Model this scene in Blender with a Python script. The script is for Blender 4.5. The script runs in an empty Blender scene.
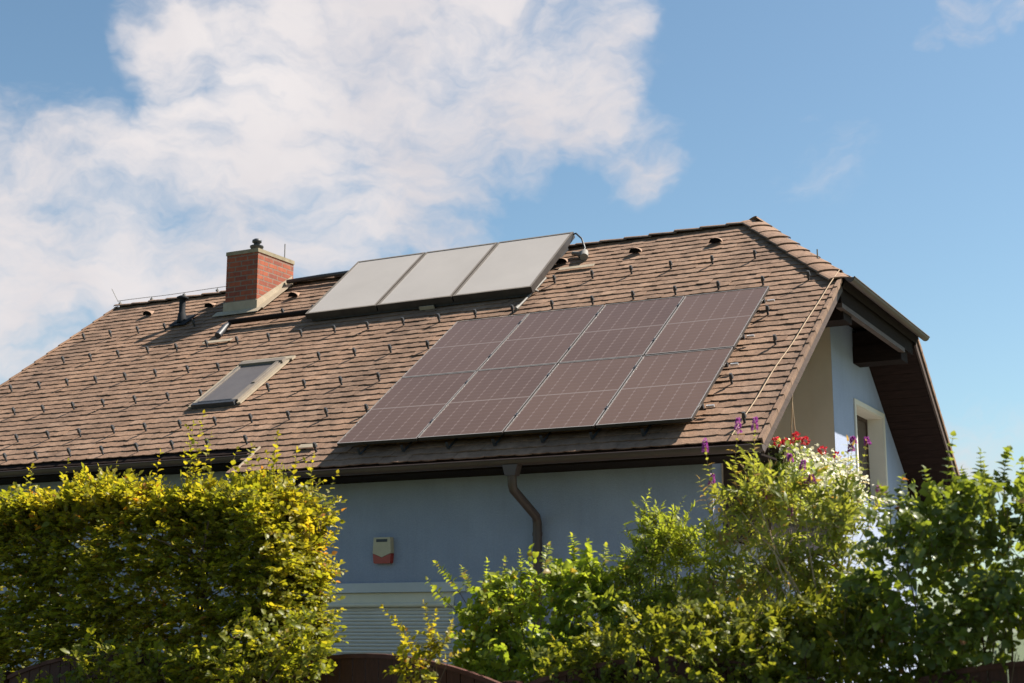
import bpy, math
import numpy as np
from mathutils import Vector, Matrix
rng = np.random.default_rng(7)
R = math.radians
scene = bpy.context.scene
col = scene.collection

# ------------------------------------------------------------------ camera (eye 1.6 m above the ground)
F_PX, PITCH, YAW, EYE = 1457.54, .1954, .4837, 1.6
cam_d = bpy.data.cameras.new('camera')
cam = bpy.data.objects.new('camera', cam_d); col.objects.link(cam)
cam.location = (0, 0, EYE); cam.rotation_euler = (math.pi/2 + PITCH, 0, YAW)
cam_d.sensor_width = 36; cam_d.lens = F_PX/1024*36
cam_d.clip_end = 3000; cam_d.clip_start = .1
cam_d.dof.use_dof = True; cam_d.dof.focus_distance = 18.0; cam_d.dof.aperture_fstop = 2.6
scene.camera = cam
_cy, _sy, _cp, _sp = math.cos(YAW), math.sin(YAW), math.cos(PITCH), math.sin(PITCH)
FWD = np.array([-_sy*_cp, _cy*_cp, _sp]); RGT = np.array([_cy, _sy, 0]); UPV = np.cross(RGT, FWD)
def ray(u, v):
    return FWD + RGT*(u-512)/F_PX - UPV*(v-341.5)/F_PX
def at(u, v, Y):
    "where a sight line measured in the photo meets the plane y = Y"
    d = ray(u, v); p = d*(Y/d[1]); return np.array([p[0], p[1], p[2] + EYE])

# ------------------------------------------------------------------ object helpers
def tag(o, label=None, cat=None, group=None, kind=None):
    if label: o['label'] = label
    if cat: o['category'] = cat
    if group: o['group'] = group
    if kind: o['kind'] = kind
    return o
def empty(name, loc=(0, 0, 0), **k):
    o = bpy.data.objects.new(name, None); col.objects.link(o); o.location = loc
    o.empty_display_size = .2
    return tag(o, **k)
class MB:
    "collects faces, builds ONE mesh object"
    def __init__(s): s.v = []; s.f = []; s.m = []; s.uv = {}; s.smooth = set()
    def add(s, vs, fs, mi=0, smooth=False):
        b = len(s.v); s.v += [tuple(map(float, p)) for p in vs]
        for f in fs:
            if smooth: s.smooth.add(len(s.f))
            s.f.append(tuple(b+i for i in f)); s.m.append(mi)
        return s
    def hexa(s, c, mi=0):   # 8 corners: bottom 4 ccw, top 4 ccw
        return s.add(c, [(3,2,1,0),(4,5,6,7),(0,1,5,4),(1,2,6,5),(2,3,7,6),(3,0,4,7)], mi)
    def box(s, x0, x1, y0, y1, z0, z1, mi=0):
        return s.hexa([(x0,y0,z0),(x1,y0,z0),(x1,y1,z0),(x0,y1,z0),(x0,y0,z1),(x1,y0,z1),(x1,y1,z1),(x0,y1,z1)], mi)
    def prism(s, poly, ext, mi=0):
        "closed polygon (3d points) pushed along vector ext"
        n = len(poly); a = [np.array(p, float) for p in poly]; b = [p+np.array(ext, float) for p in a]
        nrm = sum(np.cross(a[i]-a[0], a[(i+1) % n]-a[0]) for i in range(1, n-1))
        if nrm @ np.array(ext, float) > 0: a, b = b, a
        return s.add(a+b, [tuple(range(n)), tuple(reversed(range(n, 2*n)))] + [(i, i+n, (i+1) % n+n, (i+1) % n) for i in range(n)], mi)
    def tube(s, pts, r, seg=8, mi=0, cap=True, smooth=True):
        pts = [np.array(p, float) for p in pts]; n = len(pts)
        rs = r if hasattr(r, '__len__') else [r]*n
        vs = []; ref = None
        for i, p in enumerate(pts):
            t = pts[min(i+1, n-1)]-pts[max(i-1, 0)]; t = t/np.linalg.norm(t)
            if ref is None:
                ref = np.cross(t, (0, 0, 1) if abs(t[2]) < .9 else (1, 0, 0))
            a = ref - t*(ref@t); a /= np.linalg.norm(a); ref = a; b = np.cross(t, a)
            for k in range(seg):
                w = 2*math.pi*k/seg; vs.append(p+rs[i]*(a*math.cos(w)+b*math.sin(w)))
        fs = [(i*seg+k, i*seg+(k+1) % seg, (i+1)*seg+(k+1) % seg, (i+1)*seg+k) for i in range(n-1) for k in range(seg)]
        s.add(vs, fs, mi, smooth)
        if cap:
            s.add(vs[:seg], [tuple(reversed(range(seg)))], mi); s.add(vs[-seg:], [tuple(range(seg))], mi)
        return s
    def build(s, name, mat, parent=None, **k):
        me = bpy.data.meshes.new(name); me.from_pydata(s.v, [], s.f)
        for m in (mat if isinstance(mat, (list, tuple)) else [mat]): me.materials.append(m)
        for i, p in enumerate(me.polygons):
            p.material_index = s.m[i]
            if i in s.smooth: p.use_smooth = True
        me.update()
        o = bpy.data.objects.new(name, me); col.objects.link(o)
        if parent is not None: o.parent = parent; o.location = -Vector(world_loc(parent))
        return tag(o, **k)
def world_loc(o):
    l = Vector(o.location)
    while o.parent is not None: o = o.parent; l = l+o.location
    return l
def copy_tree(o, parent=None):
    c = o.copy(); col.objects.link(c); c.parent = parent
    for ch in [x for x in bpy.data.objects if x.parent == o]: copy_tree(ch, c)
    return c

# ------------------------------------------------------------------ materials
def newmat(name):
    m = bpy.data.materials.new(name); m.use_nodes = True
    nt = m.node_tree; b = nt.nodes['Principled BSDF']
    return m, nt, b
def N(nt, t, **k):
    n = nt.nodes.new(t)
    for a, v in k.items():
        if a.startswith('i_'):
            key = a[2:]; key = int(key) if key.isdigit() else key.replace('_', ' ')
            n.inputs[key].default_value = v
        else: setattr(n, a, v)
    return n
def ramp(nt, fac, stops):
    r = nt.nodes.new('ShaderNodeValToRGB'); e = r.color_ramp.elements
    while len(e) < len(stops): e.new(.5)
    for el, (p, c) in zip(e, stops): el.position = p; el.color = (*c, 1)
    if fac is not None: nt.links.new(fac, r.inputs[0])
    return r
def bump(nt, b, height, strength=.3, dist=.01):
    n = nt.nodes.new('ShaderNodeBump'); n.inputs['Strength'].default_value = strength; n.inputs['Distance'].default_value = dist
    nt.links.new(height, n.inputs['Height']); nt.links.new(n.outputs[0], b.inputs['Normal'])
def noisy(name, c0, c1, scale=6, rough=.8, bs=.2, bscale=80, spec=.3, metal=0, detail=6, stretch=(1, 1, 1)):
    m, nt, b = newmat(name)
    tc = N(nt, 'ShaderNodeTexCoord'); mp = N(nt, 'ShaderNodeMapping'); mp.inputs['Scale'].default_value = stretch
    nt.links.new(tc.outputs['Object'], mp.inputs[0])
    n = N(nt, 'ShaderNodeTexNoise', i_Scale=scale, i_Detail=detail, i_Roughness=.62)
    nt.links.new(mp.outputs[0], n.inputs['Vector'])
    r = ramp(nt, n.outputs['Fac'], [(.3, c0), (.7, c1)]); nt.links.new(r.outputs[0], b.inputs['Base Color'])
    b.inputs['Roughness'].default_value = rough; b.inputs['Specular IOR Level'].default_value = spec; b.inputs['Metallic'].default_value = metal
    if bs:
        n2 = N(nt, 'ShaderNodeTexNoise', i_Scale=bscale, i_Detail=4); nt.links.new(mp.outputs[0], n2.inputs['Vector'])
        bump(nt, b, n2.outputs['Fac'], bs, .01)
    return m

M = {}
M['plaster'] = noisy('blue_plaster', (.37, .41, .52), (.42, .46, .575), 1.6, .9, .5, 160, .2)
def weathered(name, c0, c1):
    m = noisy(name, c0, c1, 1.6, .92, .6, 140, .15); nt = m.node_tree; b = nt.nodes['Principled BSDF']
    tc = N(nt, 'ShaderNodeTexCoord'); src = b.inputs['Base Color'].links[0].from_socket
    mp = N(nt, 'ShaderNodeMapping'); nt.links.new(tc.outputs['Object'], mp.inputs[0]); mp.inputs['Scale'].default_value = (5, 5, .35)
    n = N(nt, 'ShaderNodeTexNoise', i_Scale=1.3, i_Detail=7, i_Roughness=.7); nt.links.new(mp.outputs[0], n.inputs['Vector'])
    r = ramp(nt, n.outputs['Fac'], [(.30, (.94, .935, .92)), (.52, (1, 1, 1)), (.75, (.98, .98, .985))])
    n5 = N(nt, 'ShaderNodeTexNoise', i_Scale=45, i_Detail=4, i_Roughness=.7); nt.links.new(tc.outputs['Object'], n5.inputs['Vector'])
    r5 = ramp(nt, n5.outputs['Fac'], [(.35, (.90, .90, .90)), (.6, (1, 1, 1))])
    x = N(nt, 'ShaderNodeMix', data_type='RGBA', blend_type='MULTIPLY'); x.inputs[0].default_value = 1; nt.links.new(src, x.inputs[6]); nt.links.new(r.outputs[0], x.inputs[7])
    y = N(nt, 'ShaderNodeMix', data_type='RGBA', blend_type='MULTIPLY'); y.inputs[0].default_value = 1; nt.links.new(x.outputs[2], y.inputs[6]); nt.links.new(r5.outputs[0], y.inputs[7])
    nt.links.new(y.outputs[2], b.inputs['Base Color']); return m
M['plaster_bounce'] = noisy('warm_bounce_plaster', (.50, .42, .32), (.56, .475, .37), 1.8, .9, .4, 160, .2)
M['trim_cream'] = noisy('cream_trim', (.66, .60, .50), (.72, .66, .56), 3, .8, .2, 120)
M['trim_grey'] = noisy('grey_trim', (.50, .49, .48), (.56, .55, .54), 3, .8, .2, 120)
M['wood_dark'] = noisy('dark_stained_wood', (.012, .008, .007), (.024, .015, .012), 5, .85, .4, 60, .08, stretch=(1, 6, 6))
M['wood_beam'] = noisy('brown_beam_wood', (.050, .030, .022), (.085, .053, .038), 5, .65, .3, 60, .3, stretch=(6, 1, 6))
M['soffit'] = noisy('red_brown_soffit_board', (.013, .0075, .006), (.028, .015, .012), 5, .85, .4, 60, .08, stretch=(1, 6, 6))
M['gutter'] = noisy('brown_gutter_metal', (.058, .034, .025), (.085, .051, .038), 2.5, .5, .05, 40, .5)
M['black_metal'] = noisy('blackened_metal', (.020, .022, .026), (.045, .047, .052), 20, .5, .2, 60, .5)
M['black_plastic'] = noisy('weathered_black_plastic', (.010, .011, .013), (.022, .023, .026), 14, .75, .1, 60, .15)
M['grey_metal'] = noisy('grey_zinc', (.15, .14, .125), (.23, .215, .19), 6, .6, .15, 60, .3)
M['vent'] = noisy('brown_vent_tile', (.20, .125, .08), (.31, .20, .14), 12, .85, .3, 60)
M['vent_shade'] = noisy('painted_vent_shade', (.006, .005, .005), (.012, .010, .009), 12, .95, 0, spec=.05)
M['flash'] = noisy('pale_flashing', (.29, .235, .165), (.38, .31, .225), 6, .7, .2, 60, .3)
M['crown'] = noisy('mossy_concrete_crown', (.20, .16, .10), (.30, .25, .17), 8, .9, .4, 60)
M['frame_shade'] = noisy('shaded_frame_side', (.030, .024, .021), (.050, .041, .035), 6, .5, .05, 60, .3)  # dark tone standing for shade on module and collector frame sides
M['skyframe'] = noisy('taupe_skylight_frame', (.165, .135, .11), (.22, .185, .15), 6, .55, .1, 60, .3)
M['alu'] = noisy('aluminium', (.50, .49, .48), (.60, .59, .58), 8, .4, 0, spec=.5, metal=.6)
M['pvframe'] = noisy('panel_frame_aluminium', (.24, .22, .21), (.30, .275, .26), 8, .5, 0, spec=.3)
M['bark'] = noisy('twig_bark', (.085, .05, .032), (.17, .11, .07), 30, .85, .3, 90, .2)
M['bark_pale'] = noisy('dry_twig', (.26, .17, .09), (.40, .28, .16), 30, .85, .3, 90, .2)
M['white_plastic'] = noisy('cream_plastic', (.46, .38, .25), (.52, .43, .29), 8, .5, .05, 60)
M['red_plastic'] = noisy('red_plastic', (.30, .030, .015), (.38, .04, .02), 8, .35, .02, 60, .5)
M['shutter'] = noisy('grey_shutter', (.60, .56, .50), (.66, .62, .56), 3, .55, .05, 60)
M['shutterbox'] = noisy('cream_shutter_box', (.62, .56, .44), (.68, .62, .50), 3, .6, .05, 60)
M['fence'] = noisy('red_brown_stained_wood', (.040, .012, .008), (.072, .022, .014), 7, .6, .3, 50, .3, stretch=(8, 8, 1))
M['fence_edge'] = noisy('lighter_red_wood', (.060, .020, .014), (.10, .036, .026), 7, .7, .3, 50, .3)  # capping wood, slightly lighter than the boards
M['rope'] = noisy('pale_cable', (.34, .24, .15), (.44, .32, .21), 20, .8, 0)
M['soil'] = noisy('dark_soil', (.03, .022, .016), (.055, .04, .03), 12, .95, .6, 40)

def tile_mat():
    m, nt, b = newmat('concrete_roof_tile')
    at_ = N(nt, 'ShaderNodeAttribute', attribute_name='tint')
    tc = N(nt, 'ShaderNodeTexCoord')
    n1 = N(nt, 'ShaderNodeTexNoise', i_Scale=.55, i_Detail=5, i_Roughness=.6); nt.links.new(tc.outputs['Object'], n1.inputs['Vector'])
    n2 = N(nt, 'ShaderNodeTexNoise', i_Scale=38, i_Detail=6, i_Roughness=.7); nt.links.new(tc.outputs['Object'], n2.inputs['Vector'])
    n3 = N(nt, 'ShaderNodeTexNoise', i_Scale=9, i_Detail=6, i_Roughness=.7); nt.links.new(tc.outputs['Object'], n3.inputs['Vector'])
    base = ramp(nt, at_.outputs['Fac'], [(0, (.176, .106, .069)), (.5, (.228, .141, .094)), (1, (.292, .190, .132))])
    mx = N(nt, 'ShaderNodeMix', data_type='RGBA', blend_type='OVERLAY'); mx.inputs[0].default_value = .55
    nt.links.new(base.outputs[0], mx.inputs[6])
    r1 = ramp(nt, n1.outputs['Fac'], [(.35, (.40, .40, .41)), (.65, (.60, .58, .55))]); nt.links.new(r1.outputs[0], mx.inputs[7])
    mx2 = N(nt, 'ShaderNodeMix', data_type='RGBA', blend_type='OVERLAY'); mx2.inputs[0].default_value = .8
    nt.links.new(mx.outputs[2], mx2.inputs[6])
    r2 = ramp(nt, n3.outputs['Fac'], [(.3, (.33, .33, .33)), (.72, (.66, .66, .66))]); nt.links.new(r2.outputs[0], mx2.inputs[7])
    # pale lichen specks
    r3 = ramp(nt, n2.outputs['Fac'], [(.60, (0, 0, 0)), (.70, (1, 1, 1))])
    mul = N(nt, 'ShaderNodeMath', operation='MULTIPLY'); nt.links.new(r3.outputs[0], mul.inputs[0]); mul.inputs[1].default_value = .40
    mx3 = N(nt, 'ShaderNodeMix', data_type='RGBA'); nt.links.new(mul.outputs[0], mx3.inputs[0]); nt.links.new(mx2.outputs[2], mx3.inputs[6]); mx3.inputs[7].default_value = (.40, .34, .28, 1)
    mpz = N(nt, 'ShaderNodeMapping'); nt.links.new(tc.outputs['Object'], mpz.inputs[0]); mpz.inputs['Scale'].default_value = (2.2, .30, .30)
    n4 = N(nt, 'ShaderNodeTexNoise', i_Scale=1.0, i_Detail=5, i_Roughness=.65); nt.links.new(mpz.outputs[0], n4.inputs['Vector'])
    r4 = ramp(nt, n4.outputs['Fac'], [(.34, (.72, .73, .74)), (.55, (1, 1, 1)), (.72, (1.0, .97, .93))])
    mx4 = N(nt, 'ShaderNodeMix', data_type='RGBA', blend_type='MULTIPLY'); mx4.inputs[0].default_value = 1; nt.links.new(mx3.outputs[2], mx4.inputs[6]); nt.links.new(r4.outputs[0], mx4.inputs[7])
    nt.links.new(mx4.outputs[2], b.inputs['Base Color'])
    b.inputs['Roughness'].default_value = .88; b.inputs['Specular IOR Level'].default_value = .2
    ad = N(nt, 'ShaderNodeMath', operation='ADD'); nt.links.new(n2.outputs['Fac'], ad.inputs[0]); nt.links.new(n3.outputs['Fac'], ad.inputs[1])
    bump(nt, b, ad.outputs[0], .55, .012)
    return m
M['tile'] = tile_mat()

def brick_mat():
    m, nt, b = newmat('red_brick')
    uv = N(nt, 'ShaderNodeUVMap', uv_map='UVMap')
    br = N(nt, 'ShaderNodeTexBrick', i_Scale=1.0)
    br.inputs['Color1'].default_value = (.30, .070, .027, 1); br.inputs['Color2'].default_value = (.17, .038, .022, 1); br.inputs['Mortar'].default_value = (.19, .125, .09, 1)
    br.inputs['Mortar Size'].default_value = .011; br.inputs['Brick Width'].default_value = .25; br.inputs['Row Height'].default_value = .085; br.inputs['Bias'].default_value = -.1
    nt.links.new(uv.outputs[0], br.inputs['Vector'])
    tc = N(nt, 'ShaderNodeTexCoord')
    n = N(nt, 'ShaderNodeTexNoise', i_Scale=12, i_Detail=5); nt.links.new(tc.outputs['Object'], n.inputs['Vector'])
    mx = N(nt, 'ShaderNodeMix', data_type='RGBA', blend_type='OVERLAY'); mx.inputs[0].default_value = .6
    r = ramp(nt, n.outputs['Fac'], [(.3, (.35, .35, .35)), (.7, (.65, .63, .6))])
    nt.links.new(br.outputs['Color'], mx.inputs[6]); nt.links.new(r.outputs[0], mx.inputs[7]); nt.links.new(mx.outputs[2], b.inputs['Base Color'])
    b.inputs['Roughness'].default_value = .85
    inv = N(nt, 'ShaderNodeMath', operation='SUBTRACT'); inv.inputs[0].default_value = 1; nt.links.new(br.outputs['Fac'], inv.inputs[1])
    bump(nt, b, inv.outputs[0], .8, .008)
    return m
M['brick'] = brick_mat()

def math_(nt, op, a, b=None):
    n = N(nt, 'ShaderNodeMath', operation=op)
    for i, x in enumerate((a, b)):
        if x is None: continue
        if isinstance(x, (int, float)): n.inputs[i].default_value = x
        else: nt.links.new(x, n.inputs[i])
    return n.outputs[0]
def cell_mat():
    "dark cells under glass: 6 columns x 20 half cells, white gaps, split by a bright middle bar"
    m, nt, b = newmat('photovoltaic_cells')
    uv = N(nt, 'ShaderNodeUVMap', uv_map='UVMap'); sp = N(nt, 'ShaderNodeSeparateXYZ'); nt.links.new(uv.outputs[0], sp.inputs[0])
    def edge(x, n):   # distance to the nearest multiple of 1/n, in cells
        t = math_(nt, 'FRACT', math_(nt, 'MULTIPLY', x, n)); return math_(nt, 'SUBTRACT', .5, math_(nt, 'ABSOLUTE', math_(nt, 'SUBTRACT', t, .5)))
    ex, ey = edge(sp.outputs[0], 6), edge(sp.outputs[1], 20)
    gap = math_(nt, 'LESS_THAN', ex, .028)
    gapy = math_(nt, 'LESS_THAN', ey, .035)
    dia = math_(nt, 'LESS_THAN', math_(nt, 'ADD', ex, math_(nt, 'MULTIPLY', ey, .35)), .10)
    bus = math_(nt, 'LESS_THAN', edge(sp.outputs[0], 60), .09)
    mid = math_(nt, 'LESS_THAN', math_(nt, 'ABSOLUTE', math_(nt, 'SUBTRACT', sp.outputs[1], .5)), .0065)
    def mix(fac, a, c):
        x = N(nt, 'ShaderNodeMix', data_type='RGBA'); nt.links.new(fac, x.inputs[0])
        if isinstance(a, tuple): x.inputs[6].default_value = (*a, 1)
        else: nt.links.new(a, x.inputs[6])
        x.inputs[7].default_value = (*c, 1); return x.outputs[2]
    at_ = N(nt, 'ShaderNodeTexCoord'); nz = N(nt, 'ShaderNodeTexNoise', i_Scale=1.2, i_Detail=4); nt.links.new(at_.outputs['Object'], nz.inputs['Vector'])
    oi = N(nt, 'ShaderNodeObjectInfo')
    base = ramp(nt, math_(nt, 'ADD', math_(nt, 'MULTIPLY', nz.outputs['Fac'], .6), math_(nt, 'MULTIPLY', oi.outputs['Random'], .5)), [(.2, (.105, .062, .042)), (.9, (.155, .094, .064))])
    c = mix(bus, base.outputs[0], (.125, .080, .062))
    c = mix(gapy, c, (.145, .095, .077))
    c = mix(gap, c, (.165, .110, .090))
    c = mix(dia, c, (.185, .130, .106))
    c = mix(mid, c, (.205, .155, .132))
    nt.links.new(c, b.inputs['Base Color'])
    b.inputs['Roughness'].default_value = .10; b.inputs['Specular IOR Level'].default_value = .36
    return m
M['cells'] = cell_mat()
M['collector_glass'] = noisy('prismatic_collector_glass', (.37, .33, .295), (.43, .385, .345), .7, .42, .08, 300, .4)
M['blind'] = noisy('grey_roller_blind', (.105, .088, .078), (.13, .11, .098), 4, .35, .05, 200, .5)
M['dark_glass'] = noisy('dark_window', (.030, .025, .022), (.05, .04, .034), 3, .15, 0, spec=.5)
M['curtain_brown'] = noisy('brown_shutter', (.075, .05, .036), (.10, .068, .05), 6, .5, .2, 50, .4, stretch=(1, 1, 8))

def leaf_mat(name, stops, trans, tf=.45, rough=.42, spec=.35):
    m, nt, b = newmat(name); out = nt.nodes['Material Output']
    a = N(nt, 'ShaderNodeAttribute', attribute_name='tint')
    r = ramp(nt, a.outputs['Fac'], stops); nt.links.new(r.outputs[0], b.inputs['Base Color'])
    b.inputs['Roughness'].default_value = rough; b.inputs['Specular IOR Level'].default_value = spec
    t = N(nt, 'ShaderNodeBsdfTranslucent')
    mul = N(nt, 'ShaderNodeMix', data_type='RGBA', blend_type='MULTIPLY'); mul.inputs[0].default_value = 1
    nt.links.new(r.outputs[0], mul.inputs[6]); mul.inputs[7].default_value = (*trans, 1); nt.links.new(mul.outputs[2], t.inputs['Color'])
    ms = N(nt, 'ShaderNodeMixShader'); ms.inputs[0].default_value = tf
    nt.links.new(b.outputs[0], ms.inputs[1]); nt.links.new(t.outputs[0], ms.inputs[2]); nt.links.new(ms.outputs[0], out.inputs['Surface'])
    return m
T = (3.0, 2.6, .9)
M['leaf_hornbeam'] = leaf_mat('hornbeam_leaf', [(0, (.105, .128, .019)), (.35, (.185, .200, .023)), (.7, (.28, .255, .028)), (.95, (.37, .29, .036)), (1, (.36, .16, .03))], (1.75, 1.6, .6), .58)
M['leaf_dogwood'] = leaf_mat('light_green_leaf', [(0, (.115, .17, .026)), (.5, (.19, .24, .033)), (.95, (.28, .295, .045)), (1, (.30, .21, .045))], (1.65, 1.65, .7), .56)
M['leaf_feather'] = leaf_mat('feathery_leaf', [(0, (.10, .14, .023)), (.5, (.18, .22, .031)), (1, (.28, .30, .048))], (1.7, 1.65, .7), .56)
M['leaf_buddleia'] = leaf_mat('narrow_green_leaf', [(0, (.115, .15, .034)), (.5, (.19, .215, .045)), (.97, (.28, .285, .065)), (1, (.30, .19, .07))], (1.65, 1.55, .7), .52)
M['leaf_lilac'] = leaf_mat('dark_heart_leaf', [(0, (.075, .105, .024)), (.5, (.125, .160, .034)), (.97, (.20, .23, .05)), (1, (.24, .10, .035))], (1.9, 1.75, .6), .50, .40, .5)
M['leaf_privet'] = leaf_mat('small_green_leaf', [(0, (.095, .118, .020)), (.5, (.16, .180, .027)), (.97, (.25, .24, .036)), (1, (.32, .18, .028))], (1.75, 1.6, .7), .54)
M['leaf_pale'] = leaf_mat('variegated_pale_leaf', [(0, (.10, .15, .035)), (.5, (.22, .26, .07)), (1, (.42, .42, .17))], (1.7, 1.7, .9), .42)
M['petal_white'] = leaf_mat('cream_petal', [(0, (.62, .58, .42)), (1, (.75, .72, .60))], (1.1, 1.1, 1), .4)
M['petal_red'] = leaf_mat('red_petal', [(0, (.42, .018, .03)), (1, (.60, .05, .07))], (1.2, 1, 1), .35)
M['petal_purple'] = leaf_mat('purple_floret', [(0, (.30, .05, .27)), (1, (.46, .13, .40))], (1.2, 1, 1.2), .35)

M['plaster_front'] = weathered('shaded_blue_plaster', (.295, .318, .40), (.345, .368, .455))  # front copy of the gable blue, shade painted in as a darker tone
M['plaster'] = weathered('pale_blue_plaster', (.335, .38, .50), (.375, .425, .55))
# ------------------------------------------------------------------ house frame (metres; roof measured from the photo)
YE, ZE, AL, SR = 14.2331, 1.9034+EYE-.018, .6185, 6.7793
CA, SA = math.cos(AL), math.sin(AL)
YR, ZR = YE+SR*CA, ZE+SR*SA
XL, XV, XA, SB = -18.50, -4.62, -6.43, 4.19
XSTEP, SSTEP = -11.42, .53
def rf(x, s, off=0):      # front slope: x along the eave, s up the slope, off out of the slope
    return (x, YE+s*CA-off*SA, ZE+s*SA+off*CA)
def rb(x, s, off=0):      # rear slope
    return (x, 2*YR-(YE+s*CA-off*SA), ZE+s*SA+off*CA)
def hipx(s): return 1e9 if s <= SB else XV+(XA-XV)*(s-SB)/(SR-SB)
WY, WYB = YE+.70, 2*YR-YE-.70
GX, GXL = -5.40, XL+.55

house = empty('gabled_house', (-11.5, 19.8, 0), label='pale blue house with brown tiled half-hipped roof and brick chimney', cat='house')

# tiles: one mesh per slope
def tile_field(fn, x0, x1, step):
    "plain flat tiles in double lap: 0.2 m wide, 0.16 m showing, joints staggered by half a tile"
    V = []; Fc = []; tint = []
    ex = .1614; ncol = int(round((x1-x0)/.2017)); tw = (x1-x0)/ncol
    nrow = int(math.ceil(SR/ex))
    prof = [(0, .026), (.22, .008), (.5, 0), (.78, .008), (1.0, .026)]; K = 5
    row_t = rng.normal(0, .05, nrow)
    for r in range(nrow):
        s0 = r*ex
        for c in range(-1 if r % 2 else 0, ncol):
            xa = x0+(c+(.5 if r % 2 else 0))*tw; xb = min(xa+tw, x1); xa = max(xa, x0)
            if xb-xa < .03: continue
            if step and (xa+xb)/2 < XSTEP and s0+.02 < SSTEP: continue
            if xa > hipx(s0+.08)+.02: continue
            j = rng.normal(0, .0019); tl = rng.normal(0, .0022); ds = rng.normal(0, .0045)
            if rng.uniform() < .03: j += .005
            s1 = min(s0+ex+.03, SR-.01)
            t_ = float(np.clip(rng.normal(.5, .13)+row_t[r], 0, 1))
            b = len(V)
            for (px_, ps_) in prof:
                x = xa+(xb-xa)*(.004+px_*.992); lo = .0185+j+tl*(px_-.5)
                V.append(fn(min(x, hipx(s0+ds)), s0+ds+ps_*.55, lo-.0125)); V.append(fn(min(x, hipx(s0+ds)), s0+ds+ps_*.55, lo)); V.append(fn(min(x, hipx(s1)), s1, .004+j))
            for k in range(K-1):
                a = b+3*k; d = a+3
                Fc.append((a, d, d+1, a+1)); Fc.append((a+1, d+1, d+2, a+2))
            Fc.append((b, b+1, b+2)); e = b+3*(K-1); Fc.append((e, e+2, e+1))
            tint += [t_]*(3*K)
    return V, Fc, tint
def tinted(name, V, Fc, tint, mat, parent):
    me = bpy.data.meshes.new(name); me.from_pydata(V, [], Fc); me.materials.append(mat)
    a = me.attributes.new('tint', 'FLOAT', 'POINT'); a.data.foreach_set('value', np.array(tint, dtype=np.float32))
    o = bpy.data.objects.new(name, me); col.objects.link(o)
    if parent is not None: o.parent = parent; o.location = -Vector(world_loc(parent))
    return o
def shingle_rows(pts):
    return pts

# roof boarding (slabs under the tiles) : one part, all slopes
TH = .12
bd = MB()
poly = [(XL+.02, SSTEP+.02), (XSTEP, SSTEP+.02), (XSTEP, .02), (XV-.03, .02), (XV-.03, SB-.02), (XA, SR-.02), (XL+.02, SR-.02)]
nf = np.array([0, -SA, CA]); nb_ = np.array([0, SA, CA])
bd.prism([rf(x, s, -.012) for x, s in poly], -TH*nf)
polyb = [(XL+.02, .02), (XV-.03, .02), (XV-.03, SB-.02), (XA, SR-.02), (XL+.02, SR-.02)]
bd.prism([rb(x, s, -.012) for x, s in polyb], -TH*nb_)
boarding = bd.build('roof_boarding', M['wood_dark'], house)

V, Fc, tn = tile_field(rf, XL, XV, True); roof = tinted('roof', V, Fc, tn, M['tile'], house)
V2, F2, t2 = tile_field(rb, XL, XV, False)
rear = tinted('roof', V2, [tuple(reversed(f)) for f in F2], t2, M['tile'], house)
# hip slope: courses across y
Ztop, Zhip = ZR, ZE+SB*SA
hipV = []; hipF = []; hipt = []
HL = math.hypot(XV+.10-XA, Ztop-Zhip); nh = 14
yf, yb = YE+SB*CA, 2*YR-YE-SB*CA
def hp(y, q, off):       # q 0 at hip eave .. 1 at the apex
    dx = (XV+.10-XA)/HL; dz = (Ztop-Zhip)/HL
    return (XV+.10+(XA-XV-.10)*q+off*dz, y, Zhip+(Ztop-Zhip)*q+off*dx)
for r in range(nh):
    q0, q1 = r/nh, min(1, (r+1.1)/nh)
    ya, yb_ = yf+(YR-yf)*q0, yb+(YR-yb)*q0; n = max(1, int(round((yb_-ya)/.2017)))
    for c in range(n):
        y0, y1 = ya+(yb_-ya)*c/n, ya+(yb_-ya)*(c+.99)/n
        lo_, hi_ = yf+(YR-yf)*q1, yb+(YR-yb)*q1
        y0t, y1t = min(max(y0, lo_), hi_), min(max(y1, lo_), hi_)
        b = len(hipV)
        hipV += [hp(y0, q0, .012), hp(y1, q0, .012), hp(y1, q0, .036), hp(y0, q0, .036), hp(y1t, q1, .006), hp(y0t, q1, .006)]
        hipF += [(b, b+1, b+2, b+3), (b+3, b+2, b+4, b+5)]; hipt += [float(np.clip(rng.normal(.5, .15), 0, 1))]*6
hipo = tinted('roof', hipV, hipF, hipt, M['tile'], house); hipo['label'] = 'small tiled half-hip at the gable end'
hs = MB(); hs.prism([hp(yf+.05, 0.02, -.01), hp(yb-.05, 0.02, -.01), hp(YR, .97, -.01)], (-.05, 0, -.12)); hs.build('hip_boarding', M['wood_dark'], house)

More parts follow.
